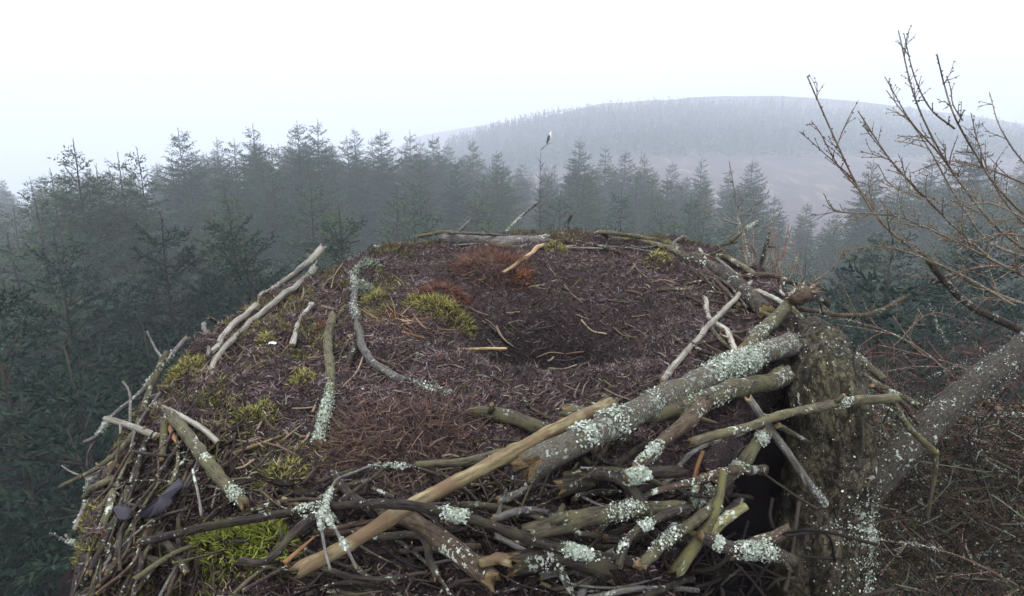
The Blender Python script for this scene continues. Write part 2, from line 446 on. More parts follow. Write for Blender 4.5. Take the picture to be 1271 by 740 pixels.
def make_spruce(seed, H=16.0, crown=11.0, rmax=2.1, blade=0.105, step=0.042, tint=(0.040, 0.062, 0.034), tuft=1.0, dead=False, wh=0.31):
    rng = np.random.default_rng(seed)
    root = empty('spruce_tree', (0, 0, 0))
    tb = MB()
    n = 40
    P = [Vector((0.05 * math.sin(i * 0.31 + seed), 0.05 * math.cos(i * 0.27 + seed), H * i / n)) for i in range(n + 1)]
    Rr = [0.105 * (1 - i / n) ** 0.85 + 0.006 for i in range(n + 1)]
    tb.tube(P, Rr, 7, 0.1, seed=seed)
    B, D, Ln, Wd, C = [], [], [], [], []
    h = H - 0.05
    s0 = 0.55
    def shoot(p, d, L, stp, bl, w):
        k = max(1, int(L / stp))
        t = (np.arange(k) + rng.random(k)) / k
        b = p + d * (L * t)[:, None]
        dd = d * 1.0 + rng.normal(size=(k, 3)) * 0.55
        B.append(b); D.append(dd); Ln.append(np.full(k, bl) * rng.uniform(0.7, 1.3, k)); Wd.append(np.full(k, w) * rng.uniform(0.7, 1.3, k))
    # leader
    for z in np.arange(H - 0.75, H + 0.02, 0.03):
        B.append(np.array([[P[-1].x, P[-1].y, z]])); dd = rng.normal(size=(1, 3)) * 0.4; dd[0, 2] = 0.9
        D.append(dd); Ln.append(np.array([blade * 0.9])); Wd.append(np.array([0.016]))
    s = s0
    while s < crown:
        inner = s > s0 + 0.01 and rng.random() < 0.35
        nb = int(rng.integers(4, 7)) + (1 if s > 2 else 0)
        ph = rng.random() * 6.28
        for b in range(nb):
            az = ph + b * 6.283 / nb + rng.normal() * 0.25
            L = rmax * (1 - math.exp(-s / 4.0)) * rng.uniform(0.65, 1.15) + 0.14
            if s > crown * 0.75: L *= 0.9
            el = math.radians(52 * math.exp(-s / 1.6) + 4 - 12 * smooth(2, 9, s) + rng.normal() * 7)
            z = H - s + rng.uniform(-0.12, 0.12)
            p0 = np.array([0.0, 0.0, z])
            nseg = max(4, int(L / 0.16))
            d0 = np.array([math.cos(az) * math.cos(el), math.sin(az) * math.cos(el), math.sin(el)])
            p = p0.copy(); seg = L / nseg
            pts = [p.copy()]
            for k in range(nseg):
                t = k / nseg
                dd = d0.copy(); dd[2] += -0.22 * math.sin(t * 3.0) * min(1, s / 3) + 0.32 * t * t
                dd /= np.linalg.norm(dd)
                f = dd
                if dead:
                    p = p + f * seg; pts.append(p.copy()); continue
                if t > 0.12:
                    shoot(p, f, seg, step * 0.9, blade, blade * 0.34)
                if L > 0.35 and t > 0.1:
                    for sd in (-1, 1):
                        for q in range(2 if L > 0.8 else 1):
                            side = np.cross(f, np.array([0, 0, 1.0])) * sd
                            side /= (np.linalg.norm(side) + 1e-9)
                            ls = (0.30 * (L * (1 - t)) + 0.10) * rng.uniform(0.6, 1.25) * min(1, 0.5 + t * 2)
                            ds = side * 0.8 + f * 0.65 + np.array([0, 0, rng.uniform(-0.45, 0.10) * tuft])
                            ds /= np.linalg.norm(ds)
                            shoot(p + f * seg * rng.random(), ds, ls, step, blade, blade * 0.34)
                            if ls > 0.3:
                                for g in range(3):
                                    d3 = ds * 0.7 + rng.normal(size=3) * 0.5 + np.array([0, 0, -0.15]); d3 /= np.linalg.norm(d3)
                                    shoot(p + ds * ls * rng.uniform(0.2, 0.9), d3, ls * 0.35, step, blade, blade * 0.34)
                p = p + f * seg; pts.append(p.copy())
            if dead:
                tb.tube([Vector(q) for q in pts], [0.012 * (1 - k / len(pts)) + 0.003 for k in range(len(pts))], 4, seed=b)
            elif L > 0.5:
                tb.tube([Vector(q) for q in pts[:max(3, int(len(pts) * 0.8))]], [0.009 * (1 - k / len(pts)) + 0.003 for k in range(len(pts))][:max(3, int(len(pts) * 0.8))], 4, seed=b)
        s += wh * rng.uniform(0.75, 1.2) * (0.55 if s > 1.5 else 0.8)
    tr = tb.build('trunk', M['trunk'], root, origin=Vector((0, 0, 0)))
    if not dead:
        Ba, Da, La, Wa = np.concatenate(B), np.concatenate(D), np.concatenate(Ln), np.concatenate(Wd)
        v = blades(Ba, Da, La, Wa, rng)
        k = len(Ba)
        rad = np.hypot(Ba[:, 0], Ba[:, 1])
        tone = rng.uniform(0.6, 1.4, k)[:, None]
        col = np.array(tint)[None, :] * np.array([.80, .90, .80]) * tone
        yl = (rng.random(k) < 0.25)[:, None]
        col = np.where(yl, col * np.array([1.5, 1.35, 1.0]), col)
        np_mesh('crown', v, 4, col, M['needle'], root)
    return root

SPR = [make_spruce(11, rmax=2.0), make_spruce(12, rmax=2.3, tint=(0.036, 0.058, 0.038)),
       make_spruce(13, rmax=2.0, tint=(0.050, 0.068, 0.030)), make_spruce(14, rmax=1.9, tint=(0.046, 0.062, 0.028), wh=0.38),
       make_spruce(15, rmax=1.7, wh=0.36, tint=(0.034, 0.055, 0.040)), make_spruce(16, rmax=2.0, tint=(0.055, 0.07, 0.03))]
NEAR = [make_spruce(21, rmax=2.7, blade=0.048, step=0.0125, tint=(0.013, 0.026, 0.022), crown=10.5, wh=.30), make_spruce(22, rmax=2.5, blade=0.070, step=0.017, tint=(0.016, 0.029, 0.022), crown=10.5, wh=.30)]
DEADT = make_spruce(31, crown=3.0, rmax=0.75, dead=True, wh=0.5)
used = set()
def place(proto, x, y, topz, rot, label, group=None, sxy=1.0):
    if proto.name in used:
        o = copy_tree(proto)
    else:
        o = proto; used.add(proto.name)
    g = terrain(x, y)
    s = (topz - g) / 16.0
    o.location = (x, y, g - 0.05)
    o.scale = (max(s, 0.8) * sxy, max(s, 0.8) * sxy, s)
    o.rotation_euler = (0, 0, rot)
    tag(o, label, 'tree', group)
    if group is None and 'group' in o: del o['group']
    return o
R0 = random.Random(5)
# treetops one can point to: (photo x, photo y of the tip, distance, which, label)
TOPS = [
 (88, 172, 17, 0, 'dark spruce with a ragged bushy top, tallest at the left edge of the wood'),
 (40, 232, 15, 4, 'dark spruce filling the left edge of the wood below the tall ragged one'),
 (62, 210, 19, 2, 'thin-topped spruce just left of the tall ragged spruce'),
 (118, 204, 18, 2, 'slim spruce just right of the tall ragged spruce at the left edge'),
 (145, 188, 18, 3, 'spruce with upswept antler-like top, left one of the pair with bare leaders'),
 (167, 182, 20, 4, 'spruce with a long bare leader, right one of the pair with bare leaders'),
 (222, 158, 22, 1, 'hazy broad spruce with a long thin spire standing alone between two gaps'),
 (270, 170, 25, 4, 'slim spruce at the left end of the row of high tips'),
 (290, 172, 27, 2, 'narrow spruce second from the left in the row of high tips'),
 (313, 152, 24, 0, 'tall spruce with whorled tip, highest left of the two matching tips'),
 (345, 178, 28, 5, 'lower spruce in the dip between the tall whorled tips'),
 (369, 150, 25, 1, 'left one of two matching high spruce tips above the long pale sticks'),
 (392, 147, 26, 0, 'right one of two matching high spruce tips above the long pale sticks'),
 (430, 168, 28, 2, 'slender spruce just right of the two matching high tips'),
 (440, 158, 31, 4, 'thin spire rising behind the slender spruce right of the matching tips'),
 (462, 170, 29, 3, 'dense spruce left of the dark pointed one in the middle of the wood'),
 (473, 160, 28, 1, 'dark pointed spruce above the left end of the far rim log'),
 (508, 162, 33, 0, 'grey hazy spruce where the far ridge begins behind the wood'),
 (522, 172, 34, 3, 'blunt hazy spruce under the faint ridge'),
 (538, 167, 33, 1, 'broad hazy spruce under the faint ridge, right of the blunt one'),
 (556, 178, 38, 2, 'low hazy spruce under the faint ridge, beside a gap'),
 (587, 172, 38, 5, 'pale hazy spruce with soft outline in front of the forested hill foot'),
 (617, 186, 36, 1, 'yellow-green spruce left of the perched bird'),
 (648, 200, 38, 3, 'low spruce next to the bird perch'),
 (720, 170, 34, 0, 'dark-tipped spruce just right of the perched bird'),
 (752, 180, 36, 3, 'spruce in front of the misty plantation, right of the dark-tipped one'),
 (777, 186, 35, 1, 'bushy spruce between the bird perch and the bare sapling'),
 (800, 190, 38, 5, 'slim spruce standing before the purple moor edge'),
 (835, 200, 36, 2, 'small-topped spruce in front of the moor edge'),
 (872, 195, 36, 4, 'dark spruce left of the bare sapling on the rim'),
 (935, 198, 32, 1, 'isolated dark spruce in front of the pale felled patch'),
 (905, 212, 34, 3, 'spruce behind the bare sapling on the rim'),
 (1003, 250, 30, 5, 'lower green spruce just right of the pale felled patch'),
 (1040, 262, 25, 2, 'spruce filling the gap behind the long larch branch'),
 (1085, 195, 27, 0, 'spruce seen through the tips of the long larch branch'),
 (1120, 205, 24, 3, 'spruce behind the middle of the larch twigs'),
 (1160, 190, 26, 2, 'spruce behind the crossing larch branches'),
 (1215, 148, 24, 4, 'tall dark spruce behind the larch at the right edge'),
]
taken = []
for px, py, d, k, lab in TOPS:
    d = d * 1.6 if d < 21 else d * 2.15
    p = at(px, py, d)
    place(SPR[k], p.x, p.y, p.z, R0.uniform(0, 6.28), lab)
    taken.append((p.x, p.y))
# dead spiky top the bird sits on
bp_ = at(672, 182, 31)
dt = place(DEADT, bp_.x, bp_.y, bp_.z, 0.4, 'bare dead spire of a spruce with a bird perched on it', sxy=.65)
dt.name = 'dead_spruce'
taken.append((bp_.x, bp_.y))
# near trees
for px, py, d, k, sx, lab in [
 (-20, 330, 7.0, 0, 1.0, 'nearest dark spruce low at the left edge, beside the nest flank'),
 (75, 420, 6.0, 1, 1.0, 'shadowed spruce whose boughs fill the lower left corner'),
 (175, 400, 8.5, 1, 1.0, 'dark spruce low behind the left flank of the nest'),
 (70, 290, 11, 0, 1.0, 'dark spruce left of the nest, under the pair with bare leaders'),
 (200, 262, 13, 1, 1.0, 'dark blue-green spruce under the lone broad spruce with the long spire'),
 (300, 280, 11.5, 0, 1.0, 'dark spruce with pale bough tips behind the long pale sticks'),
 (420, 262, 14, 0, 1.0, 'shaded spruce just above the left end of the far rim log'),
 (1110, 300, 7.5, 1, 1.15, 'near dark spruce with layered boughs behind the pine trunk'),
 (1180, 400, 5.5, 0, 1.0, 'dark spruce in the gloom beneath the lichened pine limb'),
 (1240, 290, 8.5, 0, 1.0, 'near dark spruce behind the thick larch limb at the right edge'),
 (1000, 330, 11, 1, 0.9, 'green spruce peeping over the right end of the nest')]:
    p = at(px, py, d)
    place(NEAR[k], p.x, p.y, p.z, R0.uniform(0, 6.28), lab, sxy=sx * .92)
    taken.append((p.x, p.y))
for k in range(30):
    side = k % 3 < 2
    px = R0.uniform(-160, 430) if side else R0.uniform(1040, 1420)
    d = R0.uniform(6.5, 17)
    py = R0.uniform(330, 640) - (d - 6) * 12 if side else R0.uniform(330, 600) - (d - 6) * 10
    p = at(px, max(py, 255), d)
    if any((p.x - a) ** 2 + (p.y - b) ** 2 < 1.7 ** 2 for a, b in taken) or math.hypot(p.x, p.y - 1.4) < 4.0: continue
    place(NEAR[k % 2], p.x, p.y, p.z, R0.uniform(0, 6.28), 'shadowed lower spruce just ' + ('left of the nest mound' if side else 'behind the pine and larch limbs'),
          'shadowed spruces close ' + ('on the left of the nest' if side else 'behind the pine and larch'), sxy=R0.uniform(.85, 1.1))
    taken.append((p.x, p.y))
SIL = [(-200, 215), (30, 212), (90, 205), (140, 205), (200, 200), (260, 188), (310, 172), (400, 168), (450, 180), (550, 186), (650, 202), (720, 196), (800, 204), (870, 212), (950, 232), (985, 262), (1030, 268), (1080, 225), (1150, 205), (1240, 190), (1500, 190)]
cnt = 0
tries = 0
while cnt < 245 and tries < 30000:
    tries += 1
    d = R0.uniform(17 ** 1.4, 128 ** 1.4) ** (1 / 1.4)
    px = R0.uniform(-60, 1330)
    x = (px - 635.5) / F * d * 1.02
    if any((x - a) ** 2 + (d - b) ** 2 < (2.5 + d * 0.011) ** 2 for a, b in taken): continue
    if d > 80 and 930 < px < 1075: continue
    if d > 90 and px > 800: continue
    drop = abs(R0.gauss(0, 1)) * 10 + 2 + (50 - d) * 2.3 * (d < 50)
    topz = ZC + d * slope(interp(px, SIL) + drop)
    g = terrain(x, d)
    if topz - g < 8: continue
    zone = ('left third' if px < 380 else 'middle' if px < 860 else 'right third')
    dist = 'near dark' if d < 38 else 'hazy mid-distance' if d < 82 else 'faint far'
    lab = f'{dist} spruce crowded among its neighbours in the {zone} of the wood'
    place(SPR[R0.randrange(6)], x, d, topz, R0.uniform(0, 6.28), lab, f'{dist} spruces packed in the {zone} of the wood', sxy=R0.uniform(0.85, 1.25))
    taken.append((x, d)); cnt += 1

# the misty plantation on the hill: one far-off wood
rng = np.random.default_rng(77)
VB = []; VC = []
def far_wood(n, y0, y1, px0, px1, hmin, hmax, per):
    global VB, VC
    for _ in range(n):
        y = rng.uniform(y0, y1); px = rng.uniform(px0, px1)
        if px < interp(y, [(y0, 545), (y1, 560)]): continue
        x = (px - 635.5) / F * y * 1.02
        if y < 228 + 20 * noise.noise(Vector((x * 0.018, 2, 1))): continue
        z = terrain(x, y); h = rng.uniform(hmin, hmax); r = h * 0.20
        k = per
        t = rng.random(k) ** 0.8
        az = rng.random(k) * 6.283
        rad = r * (1 - t) * rng.uniform(0.3, 0.9, k)
        b = np.stack([x + np.cos(az) * rad * 0.4, y + np.sin(az) * rad * 0.4, z + t * h], axis=1)
        d = np.stack([np.cos(az), np.sin(az), rng.uniform(-0.3, 0.9, k) + t * 0.8], axis=1)
        VB.append(blades(b, d, (r * (1 - t) * 0.95 + 0.5), np.full(k, 0.50), rng))
        VC.append(np.array([0.018, 0.029, 0.030])[None] * rng.uniform(0.6, 1.5, (k, 1)) * rng.uniform(0.8, 1.25))
far_wood(8500, 216, 352, 520, 1340, 4.2, 9.5, 30)
fw = np_mesh('distant_plantation', np.concatenate(VB), 4, np.concatenate(VC), M['needle'], origin=(90, 300, ZC))
tag(fw, 'misty dark conifer plantation covering the far hillside', 'forest', kind='stuff')

# ------------------------------------------------------------------ the nest bed
CX, CY = -0.02, 1.40
RIM = [(-.34, 2.25, -.330), (.1, 2.34, -.315), (.5, 2.32, -.32), (.68, 2.18, -.335), (.77, 1.9, -.365), (.70, 1.45, -.42), (.46, 1.15, -.47), (.26, .86, -.53), (.15, .55, -.52),
       (-.15, .48, -.52), (-.48, .60, -.53), (-.65, .85, -.515), (-.71, 1.15, -.465), (-.73, 1.45, -.435), (-.665, 1.85, -.40), (-.52, 2.08, -.36)]
_A = sorted([(math.atan2(y - CY, x - CX), math.hypot(x - CX, y - CY), z) for x, y, z in RIM])
_A = [(_A[-1][0] - 2 * math.pi, _A[-1][1], _A[-1][2])] + _A + [(_A[0][0] + 2 * math.pi, _A[0][1], _A[0][2])]
def rim(th):
    for a, b in zip(_A, _A[1:]):
        if a[0] <= th <= b[0]:
            t = (th - a[0]) / (b[0] - a[0]); t = t * t * (3 - 2 * t) * 0.5 + t * 0.5
            return a[1] + (b[1] - a[1]) * t, a[2] + (b[2] - a[2]) * t
    return _A[0][1], _A[0][2]
BOWL = (0.09, 1.50)
def bed_raw(x, y):                         # height relative to the camera, and r
    th = math.atan2(y - CY, x - CX)
    Rr, zr = rim(th)
    r = math.hypot(x - CX, y - CY) / Rr
    z0 = interp(y, [(0.4, -.50), (.7, -.475), (1.0, -.462), (1.35, -.450), (1.7, -.415), (2.0, -.372), (2.35, -.325)])
    s = min(1, r) ** 3
    z = z0 * (1 - s) + zr * s
    bx, by = (x - BOWL[0]) / 0.22, (y - BOWL[1]) / 0.23
    q = bx * bx + by * by
    z -= 0.165 * math.exp(-q * 1.2)
    z += 0.030 * math.exp(-((math.sqrt(q) - 1.75) / 0.5) ** 2) * (1 - s)
    # the front is an open pile of sticks, its bed sunk below them
    fr = smooth(0.98, 0.72, y) if False else (1 - smooth(0.72, 0.98, y))
    z -= 0.10 * fr * smooth(-0.55, -0.2, x)
    if r > 1: z -= (r - 1) * 2.6
    return z, r
def bed_z(x, y):
    z, r = bed_raw(x, y)
    q = Vector((x, y, 0))
    z += 0.022 * noise.noise(q * 6) + 0.016 * noise.noise(q * 15) + 0.012 * noise.noise(q * 38)
    return z
def hit(px, py):
    d = ray(px, py)
    t = 0.30
    prev = None
    while t < 3.4:
        x, y, z = d.x * t, d.y * t, d.z * t
        e = z - bed_raw(x, y)[0]
        if e <= 0:
            if prev is None: return t
            a, b = prev, t
            for _ in range(12):
                m = (a + b) / 2
                if d.z * m - bed_raw(d.x * m, d.y * m)[0] > 0: a = m
                else: b = m
            return b
        prev = t; t += 0.02
    return None
def pt(px, py, l=0.0):
    """a point seen at px, py: l above 0.4 is its forward distance, otherwise how far it lies in front of the nest bed"""
    if l > 0.4:
        p = at(px, py, l)
        if px < 245 and py > 430:              # keep the flank's sticks outside the flank
            t = hit(px, py); d = ray(px, py)
            if t is not None and p.y / d.y > t - .02: p = Vector((0, 0, ZC)) + d * (t - .022)
        return p
    t = hit(px, py)
    d = ray(px, py)
    if t is None: t = 2.2 if py < 480 else -0.55 / d.z
    return Vector((0, 0, ZC)) + d * (t - l / d.length)

nb = MB()
NT, NR = 460, 210
rings = []
for j in range(NR + 1):
    r = 1.03 * (j / NR) ** 0.75
    ring = []
    for i in range(NT):
        th = -math.pi + 2 * math.pi * i / NT
        Rr, _ = rim(th)
        x, y = CX + math.cos(th) * Rr * r, CY + math.sin(th) * Rr * r
        q = Vector((x, y, 0))
        z = bed_z(x, y) + 0.011 * noise.noise(q * 60) + 0.005 * noise.noise(q * 210)
        ring.append(nb.add((x, y, ZC + z)))
    rings.append(ring)
for k in range(1, 40):                     # the flank, bulging then drawn in to the tree
    ring = []
    for i in range(NT):
        th = -math.pi + 2 * math.pi * i / NT
        Rr, zr = rim(th)
        t = k / 39
        f = 1.03 + 0.06 * math.sin(min(1, t * 2.2) * math.pi / 2) - 0.75 * t ** 2.2
        if -1.35 < th < -0.25: f -= 0.42 * smooth(0, .10, t) * smooth(-1.35, -1.1, th) * (1 - smooth(-.5, -.25, th)) * (1 - t)
        x, y = CX + 0.2 * t * t + math.cos(th) * Rr * f, CY - 0.1 * t * t + math.sin(th) * Rr * f
        n_ = noise.noise(Vector((x * 9, y * 9, t * 12))) * 0.035 + noise.noise(Vector((x * 30, y * 30, t * 40))) * 0.015
        x += math.cos(th) * n_; y += math.sin(th) * n_
        z = bed_z(CX + math.cos(th) * Rr * 1.03, CY + math.sin(th) * Rr * 1.03) - 1.05 * t
        ring.append(nb.add((x, y, ZC + z)))
    rings.append(ring)
for ri_, (a, b) in enumerate(zip(rings, rings[1:])):
    for i in range(NT):
        i2 = (i + 1) % NT
        nb.face((a[i], a[i2], b[i2], b[i]), 1 if ri_ >= NR else 0)
c = nb.add((CX + .2, CY - .1, ZC - 1.65))
for i in range(NT): nb.face((rings[-1][i], rings[-1][(i + 1) % NT], c))
hm_, _t, _p = new_mat('shade_painted_humus'); _p.inputs['Base Color'].default_value = (.012, .009, .010, 1); _p.inputs['Roughness'].default_value = .9  # near-black: shade of the flank and hollow is put into the colour
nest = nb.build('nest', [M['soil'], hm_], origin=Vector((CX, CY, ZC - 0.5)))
tag(nest, 'broad mound of dark soil, peat and plant litter with a shallow cup, ringed by sticks', 'nest')

# ------------------------------------------------------------------ loose litter on the bed
def ribbons(name, pts, dirs, L, W, cols, mat, rng, seg=3, curl=0.6, parent=None, lift=0.0, grav=0.0):
    """bent thin strips; pts, dirs (n,3)"""
    n = len(pts)
    p = np.array(pts, dtype=float); d = np.array(dirs, dtype=float)
    d /= np.linalg.norm(d, axis=1, keepdims=True) + 1e-9
    axis = rng.normal(size=(n, 3))
    quads, cc = [], []
    side = np.cross(d, rng.normal(size=(n, 3)) * 0.6 + np.array([0, 0, 1.0])); 
    side /= np.linalg.norm(side, axis=1, keepdims=True) + 1e-9
    for k in range(seg):
        w0 = W * (1 - 0.75 * k / seg); w1 = W * (1 - 0.75 * (k + 1) / seg)
        p2 = p + d * (L / seg)[:, None]
        q = np.stack([p - side * w0[:, None] / 2, p + side * w0[:, None] / 2, p2 + side * w1[:, None] / 2, p2 - side * w1[:, None] / 2], axis=1)
        quads.append(q); cc.append(cols)
        p = p2
        d = d + np.cross(d, axis) * curl / seg + np.array([0, 0, -grav / seg])
        d /= np.linalg.norm(d, axis=1, keepdims=True) + 1e-9
    return np_mesh(name, np.concatenate(quads), 4, np.concatenate(cols_ if False else cc), mat, parent, origin=tuple(np.array(pts).mean(axis=0)))

def pal(rng, n, colors, weights, var=0.3):
    c = np.array(colors)[rng.choice(len(colors), n, p=np.array(weights) / sum(weights))]
    return c * rng.uniform(1 - var, 1 + var, (n, 1))
rng = np.random.default_rng(3)
P_, D_ = [], []
while len(P_) < 95000:
    x, y = rng.uniform(-.85, .85), rng.uniform(.4, 2.4)
    z, r = bed_raw(x, y)
    if r > 1.04 or (r > .985 and y < 1.0): continue
    if y > 1.4 and rng.random() < 0.3: continue
    if ((x - BOWL[0]) / .24) ** 2 + ((y - BOWL[1]) / .24) ** 2 < 1 and rng.random() < .15: continue
    P_.append((x, y, ZC + bed_z(x, y) + rng.uniform(0, 0.008)))
    a = rng.uniform(0, 6.28); D_.append((math.cos(a), math.sin(a), rng.normal() * 0.4 + 0.15))
n = len(P_)
cl = pal(rng, n, [(.036, .023, .024), (.078, .053, .050), (.17, .13, .125), (.016, .011, .013), (.21, .16, .105), (.10, .045, .032)], [.34, .28, .12, .2, .035, .03], .4)
Pa = np.array(P_)
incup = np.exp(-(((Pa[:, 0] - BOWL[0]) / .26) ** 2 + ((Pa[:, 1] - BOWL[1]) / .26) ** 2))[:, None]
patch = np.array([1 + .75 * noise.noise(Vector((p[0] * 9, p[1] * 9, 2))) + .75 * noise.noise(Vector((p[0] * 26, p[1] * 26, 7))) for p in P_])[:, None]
cl = np.minimum(cl * 1.6 * np.clip(patch, .25, 2.2), .32 - .24 * incup) * (1 - .42 * incup)   # drier and damper patches       # shade of the cup painted into its litter
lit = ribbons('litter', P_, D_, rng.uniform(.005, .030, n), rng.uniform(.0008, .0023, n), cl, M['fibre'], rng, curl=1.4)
tag(lit, 'dark brown roots, needles and plant crumbs matted over the nest', 'litter', kind='stuff')

# crumbs and leaf flakes
n = 34000
P_, D_ = [], []
while len(P_) < n:
    x, y = rng.uniform(-.85, .85), rng.uniform(.4, 2.4)
    if bed_raw(x, y)[1] > 1.03: continue
    P_.append((x, y, ZC + bed_z(x, y) + 0.003)); D_.append(rng.normal(size=3) * (1, 1, .5))
Pa = np.array(P_)
v = blades(Pa, np.array(D_), rng.uniform(.003, .010, n), rng.uniform(.002, .006, n), rng)
cl = pal(rng, n, [(.03, .02, .022), (.075, .053, .055), (.15, .125, .125), (.015, .01, .012)], [.4, .3, .12, .2])
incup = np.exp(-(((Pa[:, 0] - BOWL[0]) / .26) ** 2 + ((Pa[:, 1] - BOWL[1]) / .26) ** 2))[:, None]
cl = cl * 1.25 * (1 - .45 * incup)  # crumbs painted darker in the cup to carry its shade
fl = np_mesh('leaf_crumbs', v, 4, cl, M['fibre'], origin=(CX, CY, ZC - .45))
tag(fl, 'small dark leaf and bark crumbs strewn over the nest', 'litter', kind='stuff')

# ground-cover moss scattered on the left slope and the far rim
P_, D_ = [], []
while len(P_) < 24000:
    x, y = rng.uniform(-.80, .75), rng.uniform(.5, 2.35)
    z, r = bed_raw(x, y)
    if r > 1.02: continue
    q = Vector((x, y, 0))
    m_ = noise.noise(q * 7 + Vector((3, 1, 0))) + 0.5 * noise.noise(q * 19)
    zone = smooth(-0.25, -0.48, x) if False else (1 - smooth(-0.52, -0.22, x))
    zone = max(zone * 0.9, 0.75 * smooth(0.80, 0.95, r) * smooth(1.5, 1.9, y), 0.35 * smooth(0.4, 0.7, x) * smooth(1.7, 2.0, y))
    if m_ < 0.46 - 0.55 * zone: continue
    if zone < 0.15 and rng.random() < 0.85: continue
    P_.append((x, y, ZC + bed_z(x, y) + rng.uniform(0, .006)))
    D_.append((rng.normal(), rng.normal(), 0.9))
n = len(P_)
cl = pal(rng, n, [(.12, .115, .035), (.19, .18, .05), (.07, .07, .025), (.25, .235, .09)], [.4, .25, .25, .1])
ms = ribbons('moss_cover', P_, D_, rng.uniform(.004, .012, n), rng.uniform(.0012, .0028, n), cl, M['moss'], rng, seg=2, curl=1.0)
tag(ms, 'patchy yellow-green moss creeping over the left slope and far rim of the nest', 'moss', kind='stuff')

def clump(name, centre, rad, n, colors, weights, L, W, label, cat, lift=0.02, up=0.6, curl=1.2, mat='moss', seg=3, grav=0.0, ecc=(1, 1), dome=0.02, seed=1):
    rg = np.random.default_rng(seed)
    P, D = [], []
    c = centre
    for _ in range(n):
        a = rg.uniform(0, 6.283); r = math.sqrt(rg.random())
        x, y = c.x + math.cos(a) * r * rad * ecc[0], c.y + math.sin(a) * r * rad * ecc[1]
        h = dome * (1 - r * r) + rg.uniform(0, lift) * (1 - r)
        P.append((x, y, ZC + bed_z(x, y) + h if abs(c.z - ZC - bed_z(c.x, c.y)) < 0.06 else c.z + h - dome * r))
        D.append((math.cos(a) * r + rg.normal() * .5, math.sin(a) * r + rg.normal() * .5, up + rg.normal() * .3))
    o = ribbons(name, P, D, rg.uniform(L[0], L[1], n), rg.uniform(W[0], W[1], n), pal(rg, n, colors, weights), M[mat], rg, seg=seg, curl=curl, grav=grav)
    tag(o, label, cat)
    return o
YG = [(.25, .235, .065), (.155, .15, .045), (.33, .29, .12), (.10, .075, .035)]
clump('moss_clump', pt(545, 388), .075, 1300, YG, [.35, .3, .15, .2], (.008, .026), (.0014, .003), 'bright yellow-green moss clump beside the cup of the nest', 'moss', ecc=(1.25, .7), dome=.02, seed=2)
clump('moss_clump', pt(280, 678, 0.03), .05, 900, [(.18, .215, .033), (.10, .13, .022), (.28, .29, .065), (.11, .08, .04)], [.33, .32, .15, .2], (.008, .022), (.0016, .003), 'lush green moss clump under the long dark branch, left of its twin', 'moss', ecc=(1.0, .8), dome=.03, seed=3)
clump('moss_clump', pt(332, 672, 0.03), .045, 800, [(.18, .215, .033), (.10, .13, .022), (.28, .29, .065), (.11, .08, .04)], [.33, .32, .15, .2], (.008, .022), (.0016, .003), 'lush green moss clump under the long dark branch, right one beside the torn orange splinter', 'moss', ecc=(1.0, .8), dome=.03, seed=4)
clump('moss_clump', pt(330, 425), .022, 200, YG, [.35, .3, .25, .1], (.006, .014), (.0018, .003), 'tiny bright moss tuft beside the short bleached stick', 'moss', seed=5)
clump('moss_clump', pt(690, 313), .045, 300, YG, [.2, .4, .1, .3], (.01, .025), (.002, .004), 'small olive moss tuft at the far rim right of the leaning straw', 'moss', seed=6)
clump('moss_clump', pt(815, 330), .05, 240, YG, [.2, .4, .1, .3], (.01, .02), (.002, .004), 'flat olive moss patch on the far right slope of the nest', 'moss', seed=7)
clump('moss_clump', pt(350, 600), .04, 260, YG, [.2, .4, .1, .3], (.006, .016), (.0016, .003), 'small mossy cushion on the peat above the long dark branch', 'moss', seed=8)
clump('moss_clump', pt(320, 520), .035, 220, YG, [.2, .5, .1, .2], (.006, .016), (.0016, .003), 'small moss tuft in the middle of the left slope near the white feather', 'moss', seed=9)
clump('moss_clump', pt(375, 478), .030, 200, YG, [.3, .4, .1, .2], (.006, .016), (.0016, .003), 'small moss tuft just left of the upright olive stick', 'moss', seed=10)
clump('moss_clump', pt(228, 462), .05, 500, YG, [.3, .4, .1, .2], (.006, .018), (.0016, .003), 'mossy shoulder at the very left rim of the nest', 'moss', ecc=(.6, 1.3), seed=11)
clump('moss_clump', pt(465, 375), .03, 260, YG, [.3, .3, .3, .1], (.008, .02), (.0018, .003), 'yellowish moss tuft between the lichened branch and the pale chip', 'moss', seed=12)
LC = [(.24, .26, .21), (.34, .36, .30), (.14, .16, .11)]
clump('lichen_tuft', pt(455, 338), .035, 350, LC, [.5, .2, .3], (.008, .02), (.003, .006), 'pale grey-green lichen tuft at the top end of the lichened branch', 'lichen', seed=13)
clump('lichen_tuft', pt(450, 362), .030, 350, LC, [.5, .2, .3], (.008, .02), (.003, .006), 'pale lichen tuft leaning on the lichened branch, below the topmost one', 'lichen', seed=14)
clump('root_fibres', pt(500, 540), .11, 1500, [(.075, .045, .038), (.11, .068, .052), (.04, .024, .022), (.19, .125, .09)], [.35, .25, .25, .15], (.025, .07), (.0008, .0018), 'brown mat of fine combed root fibres between the lichened branch and the bare tan pole', 'root fibres', mat='fibre', up=.10, curl=1.0, seg=4, grav=.15, dome=.014, ecc=(1.15, .75), seed=15)
RD = [(.13, .055, .038), (.09, .042, .032), (.18, .09, .055)]
clump('red_needle_tuft', pt(612, 335), .10, 1500, RD + [(.20, .13, .10)], [.3, .3, .15, .25], (.02, .06), (.0009, .002), 'rust-red heap of dry needles around the leaning straw', 'dry needles', mat='fibre', up=.3, curl=1.0, seg=3, dome=.035, ecc=(1.2, .8), seed=16)
